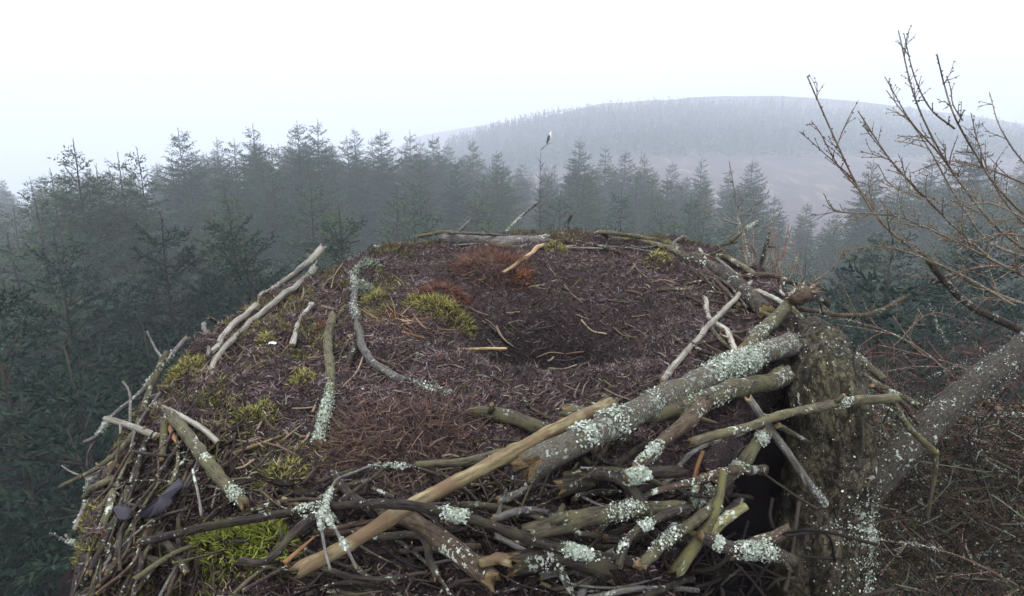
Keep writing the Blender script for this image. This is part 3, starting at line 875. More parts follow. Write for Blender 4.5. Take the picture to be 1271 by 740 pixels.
clump('red_needle_tuft', pt(548, 368), .065, 700, RD, [.3, .4, .3], (.012, .035), (.0012, .0026), 'deep red heap of dry needles just above the bright moss clump', 'dry needles', mat='fibre', up=.3, curl=1.0, seg=3, dome=.02, ecc=(1.3, .7), seed=17)
clump('red_needle_tuft', pt(650, 350), .03, 90, [(.26, .11, .05), (.18, .075, .04)], [.5, .5], (.015, .035), (.002, .004), 'small bright orange-red tuft right of the leaning straw foot', 'dry needles', mat='fibre', up=.3, seed=18)
clump('red_needle_tuft', pt(498, 400), .05, 110, [(.24, .11, .06), (.17, .07, .045), (.36, .25, .13)], [.4, .3, .3], (.03, .08), (.0014, .0026), 'loose reddish straws lying below the bright moss clump', 'straw', mat='fibre', up=.05, curl=.3, seg=2, dome=.006, ecc=(1.5, .7), seed=19)
clump('red_needle_tuft', pt(400, 412, .02), .018, 70, [(.16, .05, .035), (.10, .035, .03)], [.5, .5], (.008, .02), (.0016, .003), 'small dark red tuft on top of the upright olive stick', 'dry needles', mat='fibre', seed=20)

# ------------------------------------------------------------------ lichen crusts and sticks
def lichen_on(root, P, Rr, t0, t1, n, seed, size=(.003, .007), green=0.3, spread=1.2, facing=Vector((0, -0.7, 0.7))):
    rg = np.random.default_rng(seed)
    m = len(P)
    n = int(n * 2.3); size = (size[0] * .62, size[1] * .66)
    B, D, cols = [], [], []
    cents = [(rg.uniform(t0, t1), rg.normal() * 0.5) for _ in range(max(1, n // 90))]
    for k in range(n):
        c = cents[rg.integers(len(cents))]
        t = min(0.999, max(0, c[0] + rg.normal() * (t1 - t0) * 0.14))
        i = min(m - 2, int(t * (m - 1)))
        T = (P[i + 1] - P[i]).normalized()
        f = (facing - T * facing.dot(T)).normalized()
        b = T.cross(f)
        a = c[1] + rg.normal() * 0.5 * spread
        nrm = f * math.cos(a) + b * math.sin(a)
        p = P[i].lerp(P[i + 1], rg.random()) + nrm * (Rr[i] * (1.0 + abs(rg.normal()) * 0.10) + rg.uniform(0, 0.003))
        B.append(tuple(p))
        d = Vector(rg.normal(size=3)) * 0.6 + nrm * 1.1
        D.append(tuple(d))
    n = len(B)
    B = np.array(B); D = np.array(D); D /= np.linalg.norm(D, axis=1, keepdims=True)
    L = (size[0] * .6 + (size[1] - size[0] * .6) * rg.random(n) ** 1.8)[:, None] * 0.55
    s1 = np.cross(D, rg.normal(size=(n, 3))); s1 /= np.linalg.norm(s1, axis=1, keepdims=True)
    s2 = np.cross(D, s1)
    v = np.empty((n, 6, 3))
    for q_ in range(6):
        a_ = q_ * math.pi / 3
        v[:, q_] = B + (s1 * math.cos(a_) + s2 * math.sin(a_)) * L * rg.uniform(.55, 1.25, (n, 1)) + D * L * rg.uniform(-.1, .55, (n, 1))
    cols = pal(rg, n, [(.40, .42, .37), (.27, .33, .24), (.58, .59, .54), (.17, .20, .13)], [.45, green, .15, .1], .2)
    return np_mesh('lichen', v, 6, cols, M['lichen'], root, origin=tuple(world_loc(root)))

sid = [100]
STK = {}
def stick(pts, dia, mat, label, name='stick', cat='stick', side=None, lichen=None, rough=0.16, group=None, lift=None, twigs=(), key=None, jag=0.9, wob=1.0):
    """pts: photo points (x, y[, l]); dia: thickness in photo pixels at the two ends; twigs: (pts, dia) that grow from it"""
    sid[0] += 1
    sd = sid[0]
    Pw = []
    d0, d1 = dia if isinstance(dia, tuple) else (dia, dia)
    for k, q in enumerate(pts):
        r_px = (d0 + (d1 - d0) * k / (len(pts) - 1)) / 2
        l = q[2] if len(q) > 2 else 0.0
        if l <= 0.4: l += r_px * 1.3 / F * 0.7
        Pw.append(pt(q[0], q[1], l))
    dep = [(p - Vector((0, 0, ZC))).dot(Vector((0, CP, -SP))) for p in Pw]
    cs = [dp / (p - Vector((0, 0, ZC))).length for dp, p in zip(dep, Pw)]
    rr0, rr1 = 0.86 * cs[0] * d0 / 2 * dep[0] / F, 0.86 * cs[-1] * d1 / 2 * dep[-1] / F
    rm = max(rr0, rr1)
    C_ = catmull(Pw, max(0.004, min(0.02, rm * 0.6)))
    n = len(C_)
    Rr = [rr0 + (rr1 - rr0) * i / (n - 1) for i in range(n)]
    rg = random.Random(sd)
    so = Vector((sd * 3.3, sd * 1.7, 0))
    C2 = []
    for i, p in enumerate(C_):
        q = p * 14 + so
        q3 = p * 4.5 + so
        p = p + Vector((noise.noise(q3 + Vector((0, 5, 0))), noise.noise(q3), noise.noise(q3 + Vector((5, 0, 0))))) * min(rm * 1.2, .012) * wob
        C2.append(p + Vector((noise.noise(q), noise.noise(q + Vector((9, 0, 0))), noise.noise(q + Vector((0, 9, 0))))) * rm * 0.5 * wob)
    for _ in range(max(0, int(n * rm / 0.25))):   # knots
        k = rg.randrange(n)
        for j in range(max(0, k - 2), min(n, k + 3)): Rr[j] *= 1 + 0.16 * (1 - abs(j - k) / 3)
    mb = MB()
    sides = 18 if rm > .012 else 10 if rm > .005 else 7
    mb.tube(C2, Rr, sides, rough, (jag, jag), 0, 1, sd)
    if n > 8 and rm > .003 and name not in ('bare_pole', 'peat_lump', 'splinter', 'bark_slab', 'rotten_wood', 'wood_chip', 'lichen_lump', 'bark_strip') and cat != 'straw':
        for _ in range(rg.choice([0, 1, 1, 2, 3])):      # broken side stubs
            k = rg.randrange(2, n - 2)
            T = (C2[k + 1] - C2[k - 1]).normalized()
            a = Vector([rg.gauss(0, 1) for _ in range(3)]); a = (a - T * a.dot(T)).normalized()
            dd = (a + T * rg.uniform(.2, 1.0)).normalized()
            rs = Rr[k] * rg.uniform(.25, .5); ls = Rr[k] * rg.uniform(1.5, 4.5)
            q0 = C2[k] + a * Rr[k] * .55
            mb.tube([q0, q0 + dd * ls * .5, q0 + dd * ls], [rs * 1.5, rs, rs * .75], 7, .2, (0, .9), 0, 1, sd + 3)
    o = mb.build(name, [M[mat], M['cap'] if mat not in ('tan', 'orange', 'straw') else M[mat]], origin=C2[0])
    tag(o, label, cat, group)
    for tp, td in twigs:
        tw = []
        for q in tp:
            l = q[2] if len(q) > 2 else 0.0
            if l == 0.0:                      # default: the depth of the nearest point of the stick
                j = min(range(n), key=lambda i: (C2[i] - at(q[0], q[1], C2[i].y)).length)
                tw.append(at(q[0], q[1], C2[j].y))
            else: tw.append(pt(q[0], q[1], l))
        tc = catmull(tw, 0.006)
        dd = C2[0].y
        m2 = MB()
        ra = td / 2 * tw[0].y / F
        m2.tube(tc, [ra * (1 - 0.55 * i / len(tc)) for i in range(len(tc))], 7, rough, (0.3, 0.3), 0, 1, sd + 7)
        m2.build('twig', [M[mat], M['cap']], o, origin=tw[0])
    if lichen:
        for k, (a, b, cnt, *rest) in enumerate(lichen if isinstance(lichen, list) else [lichen]):
            lichen_on(o, C2, Rr, a, b, cnt, sd * 7 + k, *(rest or ()))
    if key: STK[key] = (o, C2, Rr)
    return o

st = stick
# --- the front pile
st([(655, 578, .15), (730, 540, .14), (830, 492, .11), (905, 458, .09), (985, 424, .09)], (42, 36), 'lichen_log', 'thick grey log crusted with lichen, lying across the front right of the nest', name='lichened_log', cat='log',
   lichen=[(.11, .15, 150, (.003, .008)), (.20, .25, 160, (.003, .008)), (.34, .38, 60, (.003, .006)), (.64, .80, 1300, (.003, .008), .35, 1.0), (.30, .98, 260, (.002, .004))], wob=.3, rough=.10)
st([(368, 712, .11), (440, 672, .10), (530, 618, .10), (625, 570, .10), (700, 528, .09), (755, 503, .06)], (25, 20), 'tan', 'smooth barkless tan pole with knots, running diagonally under the lichened log', name='bare_pole', cat='pole', rough=.16, wob=.55)
st([(170, 672, .05), (250, 655, .06), (340, 640, .08), (420, 630, .13), (500, 626, .16), (560, 634, .14), (630, 655, .12), (700, 680, .10), (790, 700, .08)], (15, 17), 'dark', 'long dark knobbly branch with white lichen tufts crossing in front of the tan pole', name='branch', cat='branch',
   lichen=[(.60, .64, 420, (.003, .007), .3), (.85, .90, 420, (.003, .007), .5), (.30, .40, 80)])
st([(700, 512, .06), (800, 518, .10), (870, 497, .10), (975, 468, .09)], (24, 30), 'olive', 'olive-brown branch lying under the thick lichened log', name='branch', cat='branch', lichen=(.4, .6, 120))
st([(788, 580, .12), (825, 545, .13), (872, 502, .13)], (16, 24), 'brown', 'brown forked stub angling up to the branch beneath the lichened log', cat='stick', lichen=(.0, .2, 200))
st([(855, 548, .12), (905, 532, .14), (955, 520, .97), (1035, 505, 1.04), (1112, 494, 1.06)], (14, 16), 'olive', 'long olive branch reaching across the pine trunk with a snapped right end', name='branch', cat='branch', twigs=[([(965, 528, .97), (1004, 549, 1.0)], 10)], lichen=(.7, .8, 60))
st([(930, 498, 1.0), (965, 545, .98), (990, 580, .98), (1018, 622, 1.0)], (12, 13), 'grey', 'straight grey stick leaning down over the front of the pine trunk', lichen=(.5, 1, 60))
st([(948, 530, .95), (915, 572, .93), (880, 610, .90), (845, 645, .86)], (18, 22), 'olive', 'stick heavily tufted with mint lichen, left of the black hollow', lichen=[(.03, .12, 220, (.003, .006)), (.34, .42, 200, (.003, .006), .6), (.65, .85, 200, (.003, .006))])
st([(898, 583, .84), (893, 620, .82), (878, 655, .80), (860, 680, .78), (838, 712, .76)], (11, 24), 'green', 'yellow-green forked stick standing by the black hollow', name='forked_stick', twigs=[([(872, 668, .80), (895, 648, .81), (926, 628, .83)], 24)], wob=.3)
st([(885, 598, .86), (870, 590, .87), (862, 618, .85)], 6, 'orange', 'short curled orange twig beside the yellow-green forked stick', cat='twig')
st([(872, 560, .88), (862, 590, .87), (857, 625, .85)], (6, 9), 'orange', 'upright orange-brown twig rising from mint lichen', cat='twig', lichen=(.75, 1, 120, (.003, .008), .8))
st([(868, 668, .77), (905, 684, .76), (945, 692, .77), (985, 704, .78)], (20, 24), 'dark', 'dark stick thickly crusted with white lichen at the foot of the black hollow', lichen=[(.12, .2, 160, (.003, .006)), (.38, .7, 560, (.003, .006), .4)])
st([(902, 684, .80), (940, 668, .82), (978, 655, .85)], (22, 20), 'brown', 'short splintered brown stub leaning on the base of the pine trunk')
st([(655, 664, .09), (720, 645, .10), (780, 634, .10), (846, 630, .10)], (30, 20), 'olive', 'short stout olive log dotted with lichen, low in the front pile', name='short_log', cat='log', lichen=[(.45, .8, 240, (.002, .005), .4)], wob=.4)
st([(587, 510, .01), (640, 519, .03), (700, 533, .05), (730, 545, .06)], (18, 24), 'olive', 'dull olive stick poking out from behind the tan pole toward the cup')
st([(515, 578, .03), (570, 574, .05), (640, 562, .06)], (10, 16), 'olive', 'smooth olive stick tucked behind the left part of the tan pole')
st([(395, 597, .02), (450, 582, .03), (505, 578, .03), (545, 590, .04)], (7, 6), 'dark', 'thin dark twig with lichen specks lying left of the smooth olive stick', cat='twig', lichen=(.4, .9, 90))
st([(765, 708, .10), (782, 668, .12), (815, 645, .13), (850, 630, .13)], (12, 14), 'dark', 'crooked dark stick with a white lichen tuft, rising to the stout olive log', lichen=[(.45, .55, 170, (.003, .006)), (.0, .2, 60)])
st([(795, 700, .10), (850, 652, .10), (890, 622, .10)], (20, 16), 'olive', 'olive stick half hidden behind the yellow-green forked stick', lichen=(.2, .6, 150))
st([(722, 588, .06), (765, 593, .08), (782, 606, .09), (800, 630, .09)], (20, 20), 'dark', 'smooth black bent root in the shaded middle of the pile', cat='root', wob=.3)
st([(735, 575, .04), (700, 560, .02), (640, 605, .04)], (8, 6), 'dark', 'thin dark root in the shade just under the lichened log', cat='root')
st([(778, 596, .12), (815, 590, .12), (850, 588, .12)], (16, 20), 'dark', 'short dark stick end topped by a big pale lichen tuft', lichen=[(.05, .35, 900, (.004, .010), .5)])
st([(812, 612, .11), (850, 602, .11), (905, 588, .11), (948, 585, .10)], (10, 16), 'brown', 'weathered brown split stick behind the upright orange twig')
st([(500, 640, .02), (560, 682, .03), (610, 718, .03)], (26, 34), 'brown', 'dark reddish log end sloping down out of the bottom of the pile', name='short_log', cat='log', wob=.4)
st([(640, 700, .06), (700, 690, .06), (760, 706, .05)], (36, 40), 'dark', 'black wet log at the lower edge, right of its rotten tan end', name='short_log', cat='log', wob=.4, lichen=(.2, .6, 30))
st([(596, 692, .07), (618, 688, .07), (640, 694, .07)], (15, 19), 'tan', 'rotten crumbly tan wood lump at the lower edge', cat='wood lump', name='rotten_wood', rough=.5)
st([(462, 668, .02), (520, 668, .03), (535, 700, .03), (545, 720, .03)], (12, 14), 'dark', 'dark hooked stick below the tan pole', )
st([(300, 700, .10), (335, 700, .10), (372, 660, .10), (410, 630, .12)], (10, 18), 'dark', 'mossy dark stick slanting up to the crossing of the long dark branch', lichen=(.7, .95, 100))
st([(352, 700, .11), (375, 680, .12), (393, 665, .12)], (10, 3), 'orange', 'torn bright orange wood splinter', name='splinter', cat='splinter')
st([(398, 636, .16), (402, 670, .15), (410, 708, .14)], (6, 5), 'grey', 'thin upright lichened twig in front of the tan pole, left one of the pair', cat='twig', lichen=[(.0, .3, 220, (.003, .006))])
st([(405, 640, .165), (425, 672, .16), (444, 706, .15)], (6, 5), 'grey', 'thin slanting lichened twig in front of the tan pole, right one of the pair', cat='twig', lichen=[(.0, .3, 160, (.003, .006)), (.5, .8, 70)])
st([(402, 640, .16), (412, 605, .12), (425, 592, .08), (470, 575, .04)], (7, 4), 'grey', 'thin lichened twig rising from the crossing of the long dark branch', cat='twig', lichen=[(.0, .3, 200, (.003, .006))])
st([(415, 585, .03), (430, 610, .04), (455, 635, .06)], (12, 16), 'dark', 'dark rooty stick end above the crossing of the long dark branch')
st([(346, 588, .0), (362, 600, .004), (395, 610, .0)], (22, 14), 'dark', 'dark peat lump on the front slope', name='peat_lump', cat='peat lump', rough=.7)
st([(690, 610, .03), (735, 600, .03)], (26, 24), 'dark', 'dark bark slab lying flat in the shaded middle of the pile', name='bark_slab', cat='bark')
st([(640, 596, .12), (700, 602, .12), (745, 580, .12)], (3, 3), 'twig', 'fine curved twig hanging below the lichened log', cat='twig')
# --- cup and slopes
st([(413, 392, .01), (407, 425, .02), (410, 480, .02), (403, 520, .02), (394, 552, .01)], (13, 17), 'olive', 'upright curved olive stick with a lichened foot on the left slope', lichen=[(.72, 1.0, 700, (.003, .006), .6)], wob=.3)
st([(434, 322, .03), (440, 370, .02), (447, 420, .01), (470, 455, .01), (510, 474, .01), (562, 486, .01)], (9, 13), 'grey', 'crooked grey lichened branch running down the left of the cup', name='branch', cat='branch', lichen=[(.15, .35, 260), (.45, .6, 120), (.9, 1.0, 200)])
st([(440, 430, .01), (432, 455, .0)], (12, 9), 'dark', 'short dark stub beside the crooked lichened branch')
st([(399, 306, 1.98), (380, 330, 1.92), (345, 352, 0.03), (310, 385, .03), (285, 410, .02), (262, 438, .01)], (10, 10), 'pale', 'long bleached grey stick sticking up over the left rim, upper of two', lichen=(.1, .4, 40))
st([(392, 334, .04), (360, 360, .02), (322, 392, .02), (288, 425, .01), (268, 450, .01), (266, 474, .01)], (9, 9), 'pale', 'long bleached stick lying below the upper one, with a dark lichened tip', lichen=(.0, .22, 160, (.003, .006)))
st([(388, 378, .03), (374, 398, .01), (360, 432, .01)], (6, 9), 'pale', 'short bleached splintery stick in the middle of the left slope', lichen=(0, .1, 30))
st([(360, 432), (335, 445), (318, 452)], (5, 3), 'brown', 'thin brown twig tail below the short bleached stick', cat='twig')
st([(260, 395, .0), (275, 403, .01), (295, 400, .01)], (6, 8), 'dark', 'short dark hooked stick under the start of the bleached sticks')
st([(253, 402, .01), (256, 430, .01), (257, 448)], (7, 5), 'grey', 'small grey peg beside the left rim', )
st([(560, 432, .02), (595, 433, .02), (628, 433, .02)], (4, 5), 'straw', 'straight orange straw lying flat in front of the cup', cat='straw', jag=.2)
st([(622, 340, .05), (648, 321, .07), (673, 303, .09)], (5, 7), 'straw', 'pale straw leaning up out of the rust-red needles', cat='straw', jag=.2)
st([(463, 392), (490, 402), (510, 411)], (3, 4), 'orange', 'thin reddish straw left of the bright moss clump', cat='straw')
st([(470, 402, .015), (500, 412, .015), (528, 420, .012)], (3, 4), 'orange', 'reddish wood splinter slanting under the bright moss clump', name='splinter', cat='splinter')
st([(455, 424, .015), (490, 420, .015), (512, 414, .012)], (3, 4), 'orange', 'reddish wood splinter lying nearly level left of the orange straw', name='splinter', cat='splinter')
st([(486, 372), (495, 355)], (5, 4), 'pale', 'pale wood chip standing left of the red needles', cat='wood chip', name='wood_chip')
st([(465, 391), (477, 380)], (5, 4), 'tan', 'small tan wood chip touching the lichened branch', cat='wood chip', name='wood_chip')
st([(432, 546), (440, 518), (450, 490)], (3, 3), 'tan', 'thin tan straw rising right of the upright olive stick', cat='straw')
st([(515, 438), (540, 447)], (4, 4), 'pale', 'small pale chip in the peat between the orange straw and lichened branch', cat='wood chip', name='wood_chip')
st([(608, 465), (640, 485), (658, 505), (682, 520)], (3, 6), 'brown', 'thin brown rootlet with an orange end behind the olive stick', cat='root')
st([(586, 390), (608, 405), (615, 412)], (3, 3), 'twig', 'thin twig trailing right from the bright moss clump', cat='twig')
st([(290, 562), (320, 552), (350, 540)], (7, 4), 'tan', 'pale brown split twig on the peat of the front left slope', cat='twig')
st([(340, 572), (322, 580)], (5, 4), 'olive', 'small olive bit on the peat below the pale split twig')
st([(350, 618, .02), (380, 628, .02), (410, 637, .03)], (8, 5), 'tan', 'flat tan bark strip just above the long dark branch', cat='bark', name='bark_strip')
st([(935, 350, .04), (885, 400, .04), (850, 440, .04), (824, 474, .03)], (7, 11), 'pale', 'straight pale tan stick leaning from the right rim into the nest')
st([(860, 363, .02), (876, 372, .02), (880, 395, .03), (900, 410, .03), (914, 440, .03)], (7, 10), 'pale', 'crooked pale stick crossing under the straight pale tan one')
st([(760, 503), (800, 482), (862, 462)], (4, 3), 'brown', 'thin brown straw beside the tan pole tip', cat='straw')
st([(820, 486, .03), (850, 473, .03), (880, 455, .03)], (9, 8), 'dark', 'dark thin stick tucked along the upper side of the lichened log')
st([(690, 508), (735, 500, .02), (752, 520, .03)], (3, 3), 'twig', 'fine arched twig over the olive stick', cat='twig')
# --- far rim
st([(548, 296, .01), (600, 299, .015), (640, 302, .015), (680, 298, .01)], (17, 19), 'grey', 'grey weathered log lying along the far rim', name='rim_log', cat='log', wob=.3)
st([(517, 294, .02), (540, 291, .02), (561, 289, .02)], (5, 7), 'olive', 'short greenish stick end at the left of the far rim log')
st([(556, 290, .03), (600, 292, .03), (640, 294, .03)], (4, 5), 'grey', 'thin grey stick lying on top of the far rim log')
st([(610, 304, .01), (640, 308, .01), (672, 304, .01)], (10, 6), 'brown', 'short brown stick against the front of the far rim log')
st([(678, 293, .03), (720, 300, .02), (765, 312, .02), (800, 326, .01)], (5, 4), 'brown', 'thin brown stick running from the far rim log toward the right')
st([(740, 290, .02), (775, 291, .03), (820, 297, .03), (850, 306, .02)], (6, 8), 'olive', 'olive stick along the right part of the far rim, upper one')
st([(770, 298, .02), (810, 303, .02), (850, 311, .02)], (7, 8), 'green', 'greenish stick along the right part of the far rim, lower one')
st([(745, 288, .02), (758, 296, .02), (772, 303, .02)], (6, 5), 'dark', 'short dark stick crossing the left ends of the rim sticks')
st([(625, 292, .0), (640, 275, 2.34), (655, 262, 2.34), (669, 252, 2.34)], (4, 3), 'olive', 'thin lichened twig standing up from the far rim, bent to the right', cat='twig', lichen=[(.2, .9, 90, (.005, .010), .6)])
st([(699, 292, .0), (703, 280, 2.33), (709, 267, 2.33)], (5, 4), 'dark', 'short black stub standing up from the far rim')
st([(466, 306, 2.24), (480, 309, 2.22), (492, 315, .01)], (3, 3), 'pale', 'thin pale twig sticking out over the far left rim', cat='twig')
st([(850, 322, .03), (885, 333, .04), (920, 358, .05), (952, 388, .05)], (19, 27), 'dark', 'dark purple-grey log with a broken orange end on the right rim', name='rim_log', cat='log', wob=.4, rough=.10)
st([(825, 310, .02), (860, 318, .02), (900, 318, .03), (925, 335, .04), (940, 345, .04)], (9, 9), 'olive', 'mossy green stick arching over the top of the right rim log')
st([(850, 292, .02), (835, 303, .02), (848, 322, .02)], (5, 7), 'grey', 'short lichened grey twig at the corner of the far right rim', cat='twig', lichen=(.2, .8, 60))
st([(860, 316, .02), (885, 306, .03), (915, 300, .03)], (5, 4), 'olive', 'thin yellow-green curved stick at the base of the bare sapling')
st([(880, 328, .03), (872, 314, .02), (862, 305, .02)], (6, 5), 'pale', 'short pale stick on the far right rim', )
st([(905, 300, 2.1), (920, 287, 2.12), (942, 273, 2.15)], (7, 4), 'olive', 'upright olive stub with a lichened tip behind the right rim', lichen=(.6, 1, 120, (.004, .008)))
st([(945, 330, 1.9), (950, 310, 1.9), (957, 290, 1.92)], (6, 6), 'dark', 'dark reddish stub with a knob standing on the right rim')
st([(930, 330, 1.9), (940, 318, 1.9), (934, 300, 1.9)], (8, 5), 'grey', 'grey peg-like stub on the right rim beside the dark reddish one')
st([(915, 345, .05), (950, 342, .05), (990, 352, .05), (1010, 358, 1.6)], (8, 8), 'brown', 'brown stick running along the right rim to the root knot')
st([(940, 362, .04), (960, 372, .04), (985, 388, 1.5)], (8, 7), 'pale', 'pale stick below the root knot on the right rim')
st([(950, 352, .04), (975, 345, .05), (968, 362, .04), (988, 371, 1.5)], (5, 5), 'pale', 'pale curled grass stalk looped around the right rim', cat='stalk')
st([(925, 434, .05), (950, 408, .06), (982, 376, 1.45)], (24, 20), 'olive', 'stout grey-olive stub pointing up to the root knot', name='short_log', cat='log', wob=.3, lichen=(.2, .8, 50))
st([(978, 378, 1.45), (1010, 386, 1.5), (1045, 393, 1.55), (1085, 388, 1.6), (1124, 370, 1.65)], (8, 7), 'brown', 'long curved brown stick reaching out right from the root knot', twigs=[([(1068, 391, 1.58), (1072, 405, 1.58)], 3)])
st([(985, 382, 1.42), (1030, 425, 1.40), (1062, 445, 1.38), (1098, 472, 1.36)], (10, 14), 'olive', 'olive stick passing behind the top of the pine trunk', lichen=(.3, .9, 60))
st([(1010, 430, 1.34), (1075, 470, 1.32), (1110, 490, 1.32), (1142, 505, 1.30)], (8, 11), 'olive', 'pale olive stick sloping down right behind the pine trunk')
st([(1080, 478, 1.2), (1120, 498, 1.22), (1140, 522, 1.22)], (9, 9), 'brown', 'short brown stick poking from behind the snapped end of the long olive branch')
st([(1108, 498, 1.08), (1130, 528, 1.1), (1150, 550, 1.12), (1163, 562, 1.12)], (9, 12), 'green', 'split yellow-green stalk hanging from the snapped end, upper piece', jag=1.2)
st([(1162, 560, 1.12), (1158, 600, 1.13), (1149, 640, 1.15)], (9, 6), 'olive', 'dangling dark lower piece of the split stalk')
st([(975, 420, .05), (950, 440, .05), (935, 455, .05)], (10, 12), 'dark', 'dark stick end under the stout grey-olive stub')
# --- left flank
st([(212, 516, .03), (240, 548, .05), (270, 588, .05), (304, 627, .04)], (20, 20), 'olive', 'straight stout grey-green stick propped on the left flank', name='stick', lichen=(.9, 1.0, 100, (.003, .006), .7), wob=.3)
st([(130, 521, 1.02), (165, 533, 1.0), (196, 545, .98)], (9, 14), 'pale', 'short pale stick jutting out left from the flank')
st([(193, 502, .03), (225, 515, .04), (250, 530, .04), (270, 549, .03)], (9, 9), 'pale', 'bent bleached stick above the stout grey-green one')
st([(203, 518, 1.0), (201, 545, .97), (198, 575, .95)], (14, 12), 'olive', 'short upright mossy stub beside the end of the pale jutting stick')
st([(232, 418, 1.30), (200, 452, 1.25), (172, 488, 1.2), (140, 516, 1.16), (124, 538, 1.14), (107, 547, 1.13)], (9, 6), 'grey', 'lichened branch jutting out down the left edge of the nest', name='branch', cat='branch', lichen=[(.2, .45, 160), (.72, .9, 240, (.003, .007))], twigs=[([(122, 540, 1.14), (110, 562, 1.13), (108, 580, 1.12)], 4)])
st([(205, 440, 1.15), (180, 500, 1.08), (160, 545, 1.02), (130, 575, 1.0), (76, 606, .98)], (10, 7), 'olive', 'long olive stick bending down and out at the left edge of the nest')
st([(183, 412, 1.28), (192, 430, 1.26), (202, 446, 1.22)], (3, 5), 'grey', 'thin grey twig spiking up from the left edge', cat='twig')
st([(154, 474, 1.16), (163, 492, 1.12), (162, 527, 1.06)], (4, 6), 'grey', 'thin pale twig standing by the lichened jutting branch', cat='twig')
st([(76, 578, 1.0), (88, 586, 1.0), (104, 592, 1.0)], (2, 4), 'pale', 'thin pale hooked twig at the outermost left of the nest', cat='twig')
st([(165, 560, .97), (150, 590, .92), (125, 660, .86), (92, 712, .80)], (9, 14), 'olive', 'long olive stick running down the left edge to the lower corner')
st([(182, 548, .95), (160, 610, .90), (138, 660, .85), (115, 712, .80)], (10, 12), 'dark', 'long dark stick running down beside the olive one on the left flank')
st([(172, 570, .93), (150, 625, .88), (130, 655, .86)], (6, 6), 'twig', 'thin dark stick squeezed between the long flank sticks', )
st([(140, 580, .98), (112, 600, .97), (108, 625, .95), (95, 660, .92)], (17, 10), 'pale', 'pale lichen-white stick curling down the outer left flank', lichen=(.2, .9, 260, (.003, .007)))
st([(105, 618, .93), (125, 606, .92), (140, 598, .92)], (12, 12), 'olive', 'short hooked olive stick at the outer left flank')
st([(62, 662, .88), (85, 672, .87), (120, 680, .86)], (4, 8), 'grey', 'knobbly grey twig poking out at the lower left corner', cat='twig', lichen=(.1, .9, 120))
st([(80, 664, .87), (95, 680, .86), (105, 690, .86)], (4, 5), 'pale', 'short pale twig crossing the knobbly grey twig', cat='twig')
st([(135, 712, .80), (160, 690, .82), (200, 700, .80)], (12, 14), 'dark', 'dark stick lying low in the left corner')
st([(158, 604, .90), (140, 650, .88), (133, 690, .84)], (5, 9), 'olive', 'slim forked olive stalk hanging on the left flank, left of the dark bark flake')
st([(258, 590, .05), (248, 565, .05), (240, 548, .05)], (4, 4), 'grey', 'grey lichened twig behind the stout grey-green stick', cat='twig')
st([(240, 582, .06), (246, 610, .06), (250, 640, .06)], (4, 5), 'grey', 'thin grey peg on the shaded flank right of the dark bark flake', cat='twig')
st([(270, 600, .03), (262, 630, .03)], (4, 4), 'grey', 'thin straight twig under the lower end of the stout grey-green stick', cat='twig')
st([(175, 656, .05), (205, 640, .06), (232, 632, .06)], (5, 5), 'dark', 'dark curved twig in front of the dark bark flake', cat='twig')
st([(130, 700, .83), (160, 670, .85), (190, 645, .06)], (6, 5), 'grey', 'knotty thin grey stick in the lower left corner')
st([(195, 665, .04), (212, 688, .04), (228, 712, .04)], (14, 11), 'dark', 'short dull brown stub at the bottom of the left flank')
st([(170, 720, .05), (215, 690, .05), (240, 680, .05)], (11, 8), 'olive', 'yellowish stick low on the left flank under the dark curved twig')
st([(208, 520, .03), (215, 540, .03), (222, 552, .03)], (10, 6), 'orange', 'torn orange wood behind the top of the stout grey-green stick', name='splinter', cat='splinter', jag=1.5)

# bark flake: a curved dark slab
def slab(pts, y, thick, label, name='bark_flake', cat='bark'):
    mb = MB()
    N = len(pts)
    top = [pt(px, py, .065 + .02 * math.sin(px * .2)) for px, py, yy in pts]
    c = sum(top, Vector()) / N
    nrm = (top[0] - c).cross(top[1] - c).normalized()
    t_ids = [mb.add(p + Vector((0, 0, 0.004 * math.sin(i * 2.1)))) for i, p in enumerate(top)]
    ci = mb.add(c + nrm * 0.006)
    b_ids = [mb.add(p - nrm * thick) for p in top]
    cb = mb.add(c - nrm * thick)
    for i in range(N):
        j = (i + 1) % N
        mb.face((t_ids[i], t_ids[j], ci)); mb.face((b_ids[j], b_ids[i], cb)); mb.face((t_ids[i], b_ids[i], b_ids[j], t_ids[j]))
    o = mb.build(name, M['flake'])
    tag(o, label, cat)
M['flake'] = bark('dark_flake', (0.085, 0.075, 0.095), (0.05, 0.043, 0.055), moss_amt=0.0, lichen_amt=0.05, scale=60, bump=.2, gloss=.5)
slab([(222, 594, .86), (214, 603, .85), (203, 612, .85), (190, 622, .84), (171, 640, .83), (180, 642, .81), (196, 636, .80), (208, 628, .80), (219, 614, .81), (226, 602, .83)], .85, .003, 'smooth dark purple-grey bark flake sticking out of the left flank')
slab([(140, 632, .84), (152, 628, .84), (163, 634, .83), (158, 645, .82), (146, 648, .82)], .85, .003, 'small dark bark flake left of the larger smooth one')

